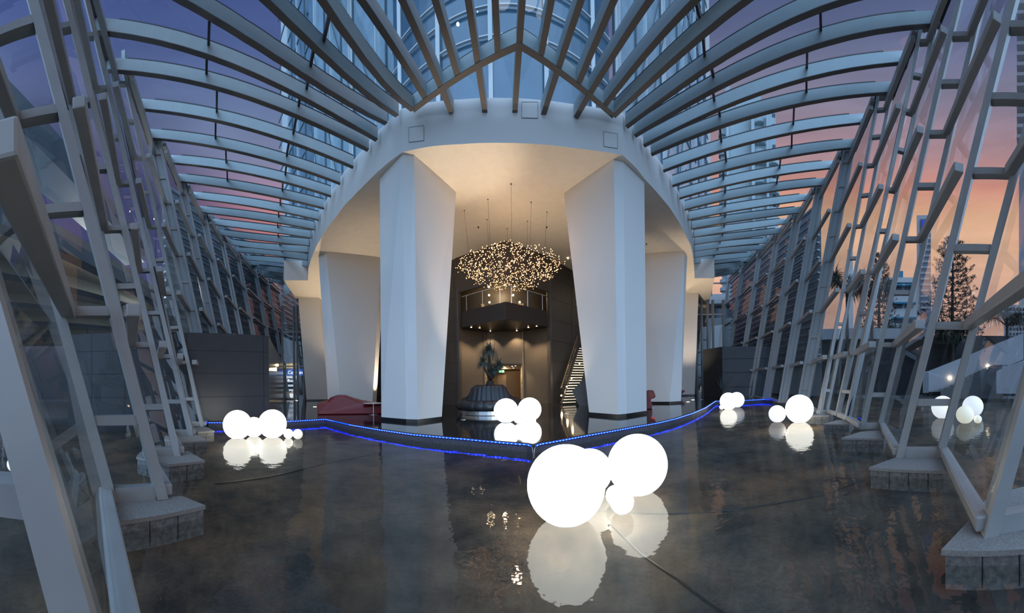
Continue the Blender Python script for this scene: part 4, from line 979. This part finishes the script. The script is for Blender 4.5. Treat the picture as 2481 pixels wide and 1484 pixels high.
# ------------------------------------------------------------------ the tower above the drum
TG = mat('tower_glass', (.20,.33,.42), .12, .1, .8, noise=.25, nscale=.4); TGD = mat('tower_glass_dark', (.03,.075,.12), .1, .1, .8); TW = mat('tower_white', (.62,.68,.70), .6); TGL = mat('tower_glass_pale', (.34,.50,.58), .15, .1, .8, noise=.15, nscale=.6)  # reflected bright sky is put into the pale blue wing glass colour
TZ0, TZ1 = 12.9, 75.
tt = thing('tower_core', (0, 14, TZ0), 'curved blue glass front of the tower rising above the white drum', 'building')
tcx, tcy, tr = -.4, 25.2, 11.2
def arc(a0, a1, r, n_=24): return [(tcx+r*sin(a0+(a1-a0)*i/n_), tcy-r*cos(a0+(a1-a0)*i/n_)) for i in range(n_+1)]
aa = arc(-.56, .56, tr); m = MB()
for i in range(len(aa)-1): m.quad(V3(aa[i],TZ0), V3(aa[i+1],TZ0), V3(aa[i+1],TZ1), V3(aa[i],TZ1))
obj('curved_glass', m, mat('tower_glass_mid', (.07,.15,.22), .12, .1, .8, noise=.2, nscale=.3), tt, smooth=True)
z = 13.6; k = 0
while z < 46:
    m = MB(); q = arc(-.56, .56, tr+.12); m.sweep([V3(p, z) for p in q], [Vector((sin(-.56+1.12*i/24), -cos(-.56+1.12*i/24), 0)) for i in range(25)], (0,0,1), .05, .03); obj('floor_band', m, TW, tt)
    z += (1.2, 3.2, 1.4)[k % 3]; k += 1
for a in (-.5,-.27,-.035,.2,.44):
    p = (tcx+(tr+.1)*sin(a), tcy-(tr+.1)*cos(a)); m = MB(); m.bar(V3(p,TZ0), V3(p,TZ1), .2, .2, (0,1,0)); obj('mullion', m, TW, tt)
for side, sg in (('left', -1), ('right', 1)):
    e = aa[0] if sg < 0 else aa[-1]; xa = 1003 if sg < 0 else 1487; xb = 683 if sg < 0 else 1721
    a = V3(plan(xa, 17.6), 0); b = V3(plan(xb, 38.), 0)
    t = thing('tower_wing', (a+b)/2+Vector((0,0,TZ0)), 'pale glass wing of the tower at the %s, seen through the roof beams' % side, 'building')
    m = MB(); m.quad(V3(e,TZ0), V3(a,TZ0), V3(a,TZ1), V3(e,TZ1)); obj('dark_return', m, TGD, t)
    d = (b-a); L = d.length; d.normalize(); n_ = Vector((d.y,-d.x,0)); n_ = n_ if n_.y < 0 else -n_
    # glass panels in strips
    xs = ([1003,990,940,915,860,850,830,805,790,765,742,722,710,700,683] if sg < 0 else [1487,1500,1540,1565,1600,1610,1640,1655,1670,1685,1690,1700,1708,1721])
    for i in range(len(xs)-1):
        p = onseg(xs[i], 300, a, b); q = onseg(xs[i+1], 300, a, b); w = abs(xs[i]-xs[i+1])
        last = i >= len(xs)-2
        mm = TW if (w <= 13 and i in (0, 4)) or last else (TGL if i < 9 else TG)
        m = MB(); m.quad(V3(p.xy,TZ0), V3(q.xy,TZ0), V3(q.xy,TZ1), V3(p.xy,TZ1)); obj('glass_strip' if mm is not TW else 'white_strip', m, mm, t)
        m = MB(); pp = p+n_*.08; m.bar(V3(pp.xy,TZ0), V3(pp.xy,TZ1), .09, .16, (n_.x,n_.y,0)); obj('mullion', m, TW if i % 2 else mat('mull_dark', (.1,.16,.2), .5), t)
    # diagonal struts
    for s0, s1, z0, z1 in ((.02,.35,14,34),(.12,.5,14,40),(.3,.62,14,40),(.0,.2,24,40),(.45,.75,15,45)):
        p = a+d*L*s0+n_*.2; q = a+d*L*s1+n_*.2; m = MB(); m.bar(V3(p.xy,z0), V3(q.xy,z1), .07, .07); obj('diagonal_strut', m, mat('mull_dark', (.1,.16,.2), .5), t)
    zq = 16.
    while zq < 60:
        m = MB(); p = a+d*L*.6+n_*.05; q = b+n_*.05; m.bar(V3(p.xy,zq), V3(q.xy,zq), .1, .25); obj('floor_band', m, mat('band_blue', (.16,.25,.32), .5), t); zq += 3.3

# ------------------------------------------------------------------ city beyond the right glass wall
CONC = mat('white_tower_concrete', (.50,.60,.62), .7); WIN = mat('dark_window', (.05,.07,.10), .15, .1); WHT = mat('white_building', (.62,.62,.60), .7); BLU = mat('blue_trim', (.03,.25,.38), .6)
def bx(name, par, m_, x0, x1, y0, y1, d, depth=4., e=0):
    a = V3(plan(x0, d), 0); b = V3(plan(x1, d), 0); zz1 = atd((x0+x1)/2, y0, d).z; zz0 = atd((x0+x1)/2, y1, d).z
    if y1 >= 840 and any(k in name for k in ('body', 'underpass', 'pier', 'interior', 'strip')): zz0 = .14
    r = Vector((a.x+b.x, a.y+b.y, 0)).normalized(); q = MB(); q.prism([(a.x,a.y),(b.x,b.y),(b.x+r.x*depth,b.y+r.y*depth),(a.x+r.x*depth,a.y+r.y*depth)], zz0, zz1)
    return obj(name, q, m_, par)
# balcony tower
D_ = 95
bt = thing('balcony_tower', V3(plan(1820, D_), 0), 'pale high-rise with rounded balconies seen through the right roof beams', 'building')
bx('tower_body', bt, CONC, 1752, 1885, 260, 900, D_+2, 14); bx('tower_crown', bt, CONC, 1765, 1776, 205, 260, D_+3, 4); bx('tower_crown', bt, CONC, 1790, 1850, 232, 262, D_+3, 8); bx('tower_crown', bt, CONC, 1856, 1868, 285, 330, D_+1, 4)
for x0, x1 in ((1766,1772),(1826,1834),(1862,1868)): bx('pier', bt, mat('pale_pier', (.62,.72,.74), .7), x0, x1, 262, 900, D_-1, 2)
for r in range(19):
    y = 275+r*25.5*(1-.006*r)
    for x0, x1 in ((1786,1806),(1811,1825)): bx('window', bt, WIN, x0, x1, y, y+15, D_+1.8, 1)
    for cx, rw in ((1846,17),(1877,16),(1757,10)):
        if (cx == 1877 and y < 330): continue
        c = V3(plan(cx, D_+2.5), atd(cx, y+16, D_).z); R = rw/F*D_
        q = MB(); q.lathe(c, [(R,0),(R*1.04,.2),(R,1.15),(R*.93,1.15),(R*.9,.3),(.01,.3)], 20); obj('round_balcony', q, CONC, bt, smooth=False)
    for x0, x1 in ((1836,1858),(1868,1890)):
        bx('window', bt, WIN, x0+3, x1-6, y, y+9, D_+1.9, 1)
# slender tower with blue sign
sg_ = thing('slender_tower', V3(plan(2240, 150), 0), 'slender white tower with a blue rooftop sign seen through the right frames', 'building')
bx('tower_body', sg_, WHT, 2222, 2256, 521, 900, 150, 14); bx('glazed_strip', sg_, mat('tower_strip', (.20,.26,.36), .3), 2231, 2256, 530, 900, 149.5, 1); bx('sign_panel', sg_, mat('sign_blue', (.03,.06,.45), .4, emis=(.03,.06,.5), es=.6), 2234, 2258, 533, 554, 149, 1)
for r in range(14): bx('floor_band', sg_, WHT, 2231, 2256, 560+r*14, 565+r*14, 149, 1)
def text(body, p, size, m_, par, face, name='lettering', ext=.01, align='LEFT'):
    c = bpy.data.curves.new(name, 'FONT'); c.body = body; c.size = size; c.extrude = ext; c.align_x = align; c.materials.append(m_)
    o = bpy.data.objects.new(name, c); COL.objects.link(o); f = Vector(face).normalized()   # f: direction the text faces
    o.rotation_euler = (pi/2, 0, atan2(f.x, -f.y)*1.0); 
    bpy.context.view_layer.update(); me = bpy.data.meshes.new_from_object(o.evaluated_get(bpy.context.evaluated_depsgraph_get())); ro = o.rotation_euler.copy(); bpy.data.objects.remove(o)
    o = bpy.data.objects.new(name, me); COL.objects.link(o); o.rotation_euler = ro; o.parent = par; o.location = Vector(p)-Vector(par.location); return o
pp = atd(2236.5, 549.5, 148.4); text('SOUL', pp, 1.5, mat('sign_letters', (.8,.85,1), .4, emis=(.7,.8,1), es=1.), sg_, (-pp.x, -pp.y, 0))
# white hotel with blue trims
hb = thing('white_block', V3(plan(2190, 62), 0), 'white apartment block with blue trims behind the right garden wall', 'building')
bx('block_body', hb, WHT, 2150, 2222, 676, 860, 62, 10); bx('roof_slab', hb, WHT, 2140, 2222, 672, 684, 61, 12); bx('blue_roof', hb, BLU, 2174, 2189, 656, 674, 64, 3)
for y in (687, 731, 767): bx('blue_trim', hb, BLU, 2160, 2220, y, y+3.5, 60.8, 1)
for y in (692, 736, 772):
    for x0, x1 in ((2166,2187),(2193,2212)): bx('window', hb, WIN, x0, x1, y+1, y+9, 61.6, 1)
hb = thing('white_high_rise', V3(plan(2475, 70), 0), 'white high-rise with stacked balconies at the right edge', 'building')
bx('block_body', hb, mat('shade_white', (.5,.5,.52), .7), 2468, 2560, -60, 900, 72, 12)
for r in range(17): bx('balcony', hb, WHT, 2462, 2540, -50+r*25, -42+r*25, 70, 2); 
for r in range(17): bx('window', hb, WIN, 2468, 2476, -42+r*25, -29+r*25, 71.8, 1)
hb = thing('low_white_blocks', V3(plan(2455, 60), 0), 'pale windowed block low at the right edge above the stair wall', 'building')
bx('block_body', hb, WHT, 2432, 2520, 738, 840, 60, 8)
for r in range(7):
    for k in range(6): bx('window', hb, WIN, 2438+k*8, 2443+k*8, 745+r*12, 752+r*12, 59.8, 1)
hb = thing('pale_block', V3(plan(2061, 60), 0), 'pale block peeping above the trees between the right frames', 'building'); bx('block_body', hb, WHT, 2055, 2068, 604, 860, 90, 5)
# garden wall, underpass, stair
gw = thing('garden_wall', V3(plan(2150, 30), 0), 'long white garden wall band above a dark underpass on the right', 'wall')
bx('wall_band', gw, mat('garden_white', (.42,.43,.45), .8), 1960, 2240, 797, 822, 30, .5)
bx('dark_underpass', gw, mat('underpass_dark', (.018,.02,.025), .7), 1960, 2240, 822, 955, 31, .5)
bx('dark_underpass', gw, mat('underpass_dark', (.018,.02,.025), .7), 2236, 2520, 815, 955, 29.5, .5)
HED = mat('hedge_leaf', (.025,.055,.018), .7); HED2 = mat('dark_palm_leaf', (.018,.03,.018), .7)
def foliage(c, R, n_, L, name, m_, par):
    q = MB(); random.seed(int(abs(c[0]*17+c[1]*5)))
    for i in range(n_):
        dv = Vector((random.gauss(0,1), random.gauss(0,1), random.gauss(0,.8))).normalized(); p = Vector(c)+Vector((dv.x*R[0], dv.y*R[1], dv.z*R[2]))*random.random()**.4
        a = Vector((random.gauss(0,1), random.gauss(0,1), random.gauss(0,1))).normalized(); b = a.cross(Vector((.3,.5,.8))).normalized(); l = L*random.uniform(.6,1.2)
        q.add([p, p+a*l+b*l*.25, p+a*l*2, p+a*l-b*l*.25], [(0,1,2,3)])
    o = obj(name, q, m_, par); o['kind'] = 'stuff'; return o
hg = thing('hedge', V3(plan(2160, 31), 5), 'clipped green hedge on top of the garden wall', 'hedge')
for x in (2100, 2150, 2180, 2200): foliage(atd(x, 796, 31.5), (1.6,1.2,.7), 500, .12, 'hedge_leaves', HED, hg)
def pandanus(x, y, d, lab, n_=5, L=1.5, trunk=None):
    c = atd(x, y, d); t = thing('pandanus_palm', V3((c.x, c.y), .14), lab, 'tree')
    q = MB(); q.tube([V3((c.x, c.y), .14), c-Vector((0,0,.6)), c], .12, 8, [.2,.14,.1]); obj('trunk', q, BARK, t)
    for k in range(n_):
        a = 2*pi*k/n_; h = c+Vector((cos(a)*L*.75, sin(a)*L*.75, L*.35*random.uniform(-.8,1.2)))
        q = MB(); q.tube([c-Vector((0,0,.8)), h], .07, 6); obj('branch', q, BARK, t)
        tuft(h, 110, L, 'leaf_head', t, HED2, 1.5, .06)
pandanus(2308, 800, 27.5, 'big dark pandanus palm in front of the dark underpass by the stairs', 7, 2.0)
pandanus(2052, 690, 29.5, 'pandanus palm seen between the fourth and fifth right frames', 5, 1.7)
pandanus(2112, 700, 29, 'pandanus palm seen between the third and fourth right frames', 5, 1.7)
pandanus(2440, 770, 30, 'pandanus palm high behind the white stair wall at the right edge', 5, 1.8)
def pine(x, ybot, ytop, d, lab, w=1.):
    a = atd(x, ybot, d); a.z = .14; b = atd(x+3, ytop, d); t = thing('pine_tree', a, lab, 'tree')
    q = MB(); q.tube([a, (a+b)/2, b], .2, 8, [.28,.17,.03]); obj('trunk', q, BARK, t); NE = mat('pine_needle', (.014,.022,.014), .7)
    hgt = b.z-a.z; q = MB(); q2_ = MB(); random.seed(int(x))
    for k in range(17):
        z = b.z-hgt*.66*(k/16)**1.05-.2; ln = (.4+3.1*(k/16)**.7)*w; n_ = 6
        for j in range(n_):
            an = 2*pi*(j+.37*k)/n_; dv = Vector((cos(an), sin(an), .12)); p0 = Vector((a.x+(b.x-a.x)*(z-a.z)/hgt, a.y+(b.y-a.y)*(z-a.z)/hgt, z)); l = ln*random.uniform(.7,1.1)
            p1_ = p0+dv*l*.6+Vector((0,0,-.05*l)); p2_ = p0+dv*l+Vector((0,0,.16*l)); q.tube([p0, p1_, p2_], .02, 5, [.04,.025,.012])
            for s in range(int(5+l*3)):
                f = .35+.65*random.random(); c = p0.lerp(p2_, f)+Vector((0,0,-.02)); sd = Vector((-dv.y, dv.x, 0))*random.choice((-1,1)); e_ = c+sd*random.uniform(.2,.5)*l*.35+dv*.2+Vector((0,0,random.uniform(.0,.25)))
                q.tube([c, e_], .01, 4, [.014,.008])
                for g in range(9):
                    dd_ = Vector((random.gauss(0,1), random.gauss(0,1), random.gauss(.5,1))).normalized()*.2; q2_.bar(e_, e_+dd_, .03, .012)
    obj('branches', q, BARK, t); o = obj('needle_clusters', q2_, NE, t); o['kind'] = 'stuff'
pine(2306, 905, 577, 29, 'tall sparse pine tree against the orange sky beyond the second right frame')
pine(2128, 905, 618, 33, 'smaller pine tree behind the third right frame', .8)
# stair with white sloping walls
sd_ = 25
wt = thing('stair_wall', V3(plan(2290, sd_), .14), 'white sloping stair wall with a lamp, beyond the second right frame', 'wall')
def slab(pix, d, depth, m_, par, name):
    A = [atd(x, y, d) for x, y in pix]; c = sum(A, Vector())/len(A); r = Vector((c.x, c.y, 0)).normalized(); q = MB(); q.loft([A, [p+r*depth for p in A]]); return obj(name, q, m_, par)
slab([(2236,949),(2236,900),(2248,899),(2341,862),(2480,806),(2480,870),(2341,930),(2290,948)], sd_+1.6, .5, mat('stair_white', (.55,.57,.62), .7), wt, 'sloping_wall')
slab([(2236,951),(2236,901),(2250,901),(2250,951)], sd_+1.5, .2, mat('plaque_grey', (.3,.32,.35), .6), wt, 'end_panel')
for i, (x, y) in enumerate(((2301,915),(2393,886))):
    p = atd(x, y, sd_+1.45); t = thing('bulkhead_lamp', p, ('glowing bulkhead lamp on the white stair wall','glowing lamp above the upper stair steps')[i], 'light'); q = MB(); q.ball(p, .13, 12, 8); obj('lamp_globe', q, WARM2, t, smooth=True)
sw = thing('outdoor_stair', V3(plan(2350, sd_), .14), 'grey outdoor steps rising between two white walls at the right', 'staircase')
for i in range(12):
    y = 949-i*5.6; x0 = 2279+i*11.5
    if x0 > 2425: break
    d = sd_+.4*0
    a = V3(plan(x0, sd_), 0); b = V3(plan(2430, sd_-.3), 0); z1 = atd(x0, y-5.6, sd_).z; r = Vector((a.x, a.y, 0)).normalized()
    q = MB(); q.prism([(a.x,a.y),(b.x,b.y),(b.x+r.x*1.4,b.y+r.y*1.4),(a.x+r.x*1.4,a.y+r.y*1.4)], .14, z1) if i == 0 else q.prism([(a.x+r.x*.12*i,a.y+r.y*.12*i),(b.x+r.x*.12*i,b.y+r.y*.12*i),(b.x+r.x*1.4,b.y+r.y*1.4),(a.x+r.x*1.4,a.y+r.y*1.4)], z1-.19, z1)
    obj('step', q, mat('step_stone', (.20,.20,.21), .7), sw)
w2 = thing('stair_wall', V3(plan(2450, sd_-2), .14), 'white curved stair parapet at the right edge, nearer the pool', 'wall')
slab([(2414,953),(2414,899),(2425,893),(2481,872),(2520,860),(2520,953)], sd_-2, .4, mat('stair_white', (.55,.57,.62), .7), w2, 'parapet')
hp = [atd(2330,918,sd_-1), atd(2365,903,sd_-1), atd(2398,887,sd_-1), atd(2440,884,sd_-1)]; t = thing('stair_handrail', V3((hp[0].x,hp[0].y),.14), 'thin wavy handrail over the outdoor steps', 'handrail')
q = MB(); q.tube(hp, .03, 6); obj('rail', q, DARKST, t)
for p in hp[::3]: q = MB(); q.tube([V3((p.x,p.y),.14), p], .025, 6); obj('post', q, DARKST, t)

# ------------------------------------------------------------------ beyond the left glass wall
CN = mat('canopy_metal', (.26,.31,.36), .4, .2, noise=.05, nscale=1); CN2 = mat('canopy_concrete', (.50,.51,.48), .7, noise=.1, nscale=1)
ct = thing('outer_canopy', V3(plan(170, 13), 10), 'metal clad canopy edge slanting behind the left glass frames', 'canopy')
a = V3(plan(-60, 8.5), 10.2); b = V3(plan(352, 21), 10.6); n_ = Vector((-(b-a).y, (b-a).x, 0)).normalized()
if n_.x > 0: n_ = -n_
q = MB(); q.hexa([a, b, b+n_*1.5, a+n_*1.5], [a+Vector((0,0,1.3)), b+Vector((0,0,1.3)), b+n_*1.5+Vector((0,0,1.3)), a+n_*1.5+Vector((0,0,1.3))]); obj('edge_beam', q, CN, ct)
cp = thing('concrete_canopy', V3(plan(150, 12), 7), 'broad pale concrete canopy with light troughs outside the left glass wall', 'canopy')
ca, cb, cc_, cd_ = plan(-110, 8.2), plan(385, 17.5), plan(440, 40), plan(-140, 40)
q = MB(); q.prism([ca, cb, cc_, cd_], 7.0, 7.5); obj('canopy_slab', q, CN2, cp)
for i in range(6):
    f = (0, .12, .26, .42, .62, .85)[i]; a2_ = V3(frm(ca, cd_, f), 6.75); b2_ = V3(frm(cb, cc_, f), 6.75)
    q = MB(); q.bar(a2_, b2_, .5+.2*i, .5); obj('canopy_beam', q, CN, cp)
    n2 = Vector((-(b2_-a2_).y, (b2_-a2_).x, 0)).normalized(); q = MB(); q.bar(a2_+n2*.6+Vector((0,0,.12)), b2_+n2*.6+Vector((0,0,.12)), .12, .08); obj('light_trough', q, mat('trough_light', (.9,.8,.6), .5, emis=(1,.92,.74), es=3), cp)
LV = mat('louvre_slat', (.42,.46,.50), .5, .2); LD = mat('louvre_backing', (.55,.60,.63), .5)
for lab, x0, d0_, x1, d1_ in (('tall dark building with pale louvres close behind the far left glass bays', 395, 25, 770, 58), ('tall dark building with pale louvres close behind the far right glass bays', 1992, 29, 1775, 52)):
    a, b = V3(plan(x0, d0_), 0), V3(plan(x1, d1_), 0); lb = thing('louvred_building', (a+b)/2+Vector((0,0,.14)), lab, 'building')
    r = Vector(((a+b).x, (a+b).y, 0)).normalized()*6; q = MB(); q.prism([(a.x,a.y),(b.x,b.y),(b.x+r.x,b.y+r.y),(a.x+r.x,a.y+r.y)], .14, 19.2); obj('building_body', q, LD, lb)
    n2 = Vector((-(b-a).y, (b-a).x, 0)).normalized(); n2 = -n2 if n2.dot(a) > 0 else n2
    for k in range(22): 
        z = 3.5+k*.72; q = MB(); q.bar(a+n2*.3+Vector((0,0,z)), b+n2*.3+Vector((0,0,z)), .3, .13); obj('louvre', q, LV, lb)
ob = thing('office_block', V3(plan(160, 40), 0), 'grey office block with ribbon windows far outside on the left', 'building')
bx('block_body', ob, mat('office_grey', (.13,.14,.16), .6), 60, 320, 716, 960, 42, 6)
for r in range(4): bx('ribbon_window', ob, mat('ribbon_glass', (.22,.26,.30), .2), 70, 310, 724+r*20, 733+r*20, 41.8, .3)
ob = thing('street_building', V3(plan(10, 45), 0), 'pale street building glimpsed at the far left edge', 'building')
bx('block_body', ob, mat('street_pale', (.34,.33,.32), .7), -120, 60, 855, 960, 45, 6)
bx('shop_band', ob, mat('shop_band', (.30,.13,.10), .7), -120, 60, 905, 925, 44.8, .3); bx('window', ob, WIN, -20, 22, 870, 890, 44.8, .3)
def car(x, d, lab, col):
    c = atd(x, 950, d); c.z = .14; t = thing('car', c, lab, 'car'); f = Vector((c.y, -c.x, 0)).normalized(); r = Vector((c.x, c.y, 0)).normalized()
    def at(u, w, z): return c+f*u+r*w+Vector((0,0,z))
    q = MB(); pr = [(-2.2,.35),(-2.2,.8),(-1.3,.95),(-.7,1.4),(.8,1.42),(1.5,.98),(2.2,.85),(2.2,.35)]
    q.loft([[at(u,-.85,z) for u, z in pr], [at(u,.85,z) for u, z in pr]]); obj('car_body', q, mat('car_paint', col, .25, .3), t, bevel=.06)
    q = MB(); pr = [(-1.1,.98),(-.62,1.32),(.72,1.34),(1.2,1.0)]; q.loft([[at(u,-.87,z) for u, z in pr], [at(u,.87,z) for u, z in pr]]); obj('side_windows', q, WIN, t)
    for u in (-1.4, 1.4):
        q = MB(); ce = at(u, -.8, .33); q.loft([[ce+f*.33*cos(2*pi*k/16)+Vector((0,0,.33*sin(2*pi*k/16)))+r*o_ for k in range(16)] for o_ in (-.08,.15)]); obj('wheel', q, SKIRT, t)
car(14, 38, 'silver grey car parked on the street at the far left edge', (.35,.37,.4))
for x, y0, y1, d, lab, r in ((9,905,1014,15.6,'slim steel post standing on the far left kerb',.06), (30,955,1002,17,'short thick steel bollard beside the slim post at the far left',.12)):
    c = atd(x, y1, d); c.z = .14; z1 = atd(x, y0, d).z; q = MB(); q.lathe(c, [(r*1.8,0),(r*1.8,.02),(r,.03),(r,z1-.14),(r*.8,z1-.12),(.001,z1-.12)], 16); tag(obj('bollard' if r > .1 else 'steel_post', q, ALU, None), lab, 'bollard' if r > .1 else 'post')
for i, (x, y, d, r, e, lab) in enumerate(((211,745,24,.13,28,'brilliant street lamp seen through the nearest full left frame'), (376,720,26,.15,28,'brilliant street lamp shining between the third and fourth left frames'), (277,411,24,.05,25,'tiny bright point high behind the second left frame'), (315,512,24,.04,25,'tiny bright point seen above the brilliant right street lamp'), (374,530,24,.05,25,'tiny bright point just left of the fifth left frame'))):  # two street lamps, then three tiny bright points given hoods and poles
    p = atd(x, y, d); t = thing('street_lamp', p, lab, 'lamp'); q = MB(); q.ball(p, r, 14, 8); obj('lamp_glass', q, mat('lamp_hot%d' % e, (1,.95,.8), .4, emis=(1,.93,.74), es=e), t, smooth=True)
    q = MB(); q.lathe(p, [(r*1.3, r*.4), (r*1.2, r*1.1), (r*.3, r*1.4)], 14); obj('lamp_hood', q, DARKST, t)
    if 1:
        q = MB(); c = V3((p.x, p.y), .14); q.tube([c+Vector((.2,0,0)), V3((p.x+.2, p.y), p.z+.5), p+Vector((0,0,r))], .05, 8); obj('lamp_pole', q, DARKST, t)
    if i < 2:
        lamp('POINT', 'street_lamp_light', p+Vector((0,-.3,-.1)), 500, (1,.93,.80), .1)
# shop beyond the left end wall
sh = thing('convenience_shop', V3(plan(706, 40), .2), 'brightly lit convenience shop beyond the far left glass doors', 'shop')
bx('shop_interior', sh, mat('shop_light', (.8,.85,.9), .6, emis=(.85,.9,1), es=1.), 694, 722, 910, 958, 41, .2)
bx('fascia_sign', sh, mat('sign_navy', (.02,.05,.25), .4, emis=(.02,.07,.4), es=.8), 694, 760, 893, 909, 39.5, .3)
bx('colour_band', sh, mat('colour_band', (.8,.55,.1), .5, emis=(1,.6,.15), es=.6), 694, 722, 880, 891, 39.8, .2)
pp = atd(697, 905.5, 39.3); text('Convenience', pp, .62, WS, sh, (-pp.x, -pp.y, 0))
for k in range(3): bx('shelf', sh, mat('shelf_dark%d' % k, ((.1,.1,.3),(.05,.1,.08),(.2,.08,.08))[k], .6), 695, 716, 925+k*11, 931+k*11, 39.9, .4)
# far building seen through the right end wall
rb = thing('pale_annexe', V3(plan(1730, 60), 0), 'pale concrete annexe beyond the far right glazed end wall', 'building')
bx('annexe_body', rb, mat('annexe', (.38,.42,.42), .7), 1700, 1800, 770, 960, 60, 5); bx('annexe_slab', rb, mat('annexe2', (.5,.52,.52), .7), 1700, 1800, 712, 735, 59, 5); bx('annexe_recess', rb, WIN, 1700, 1800, 735, 770, 61, 1)
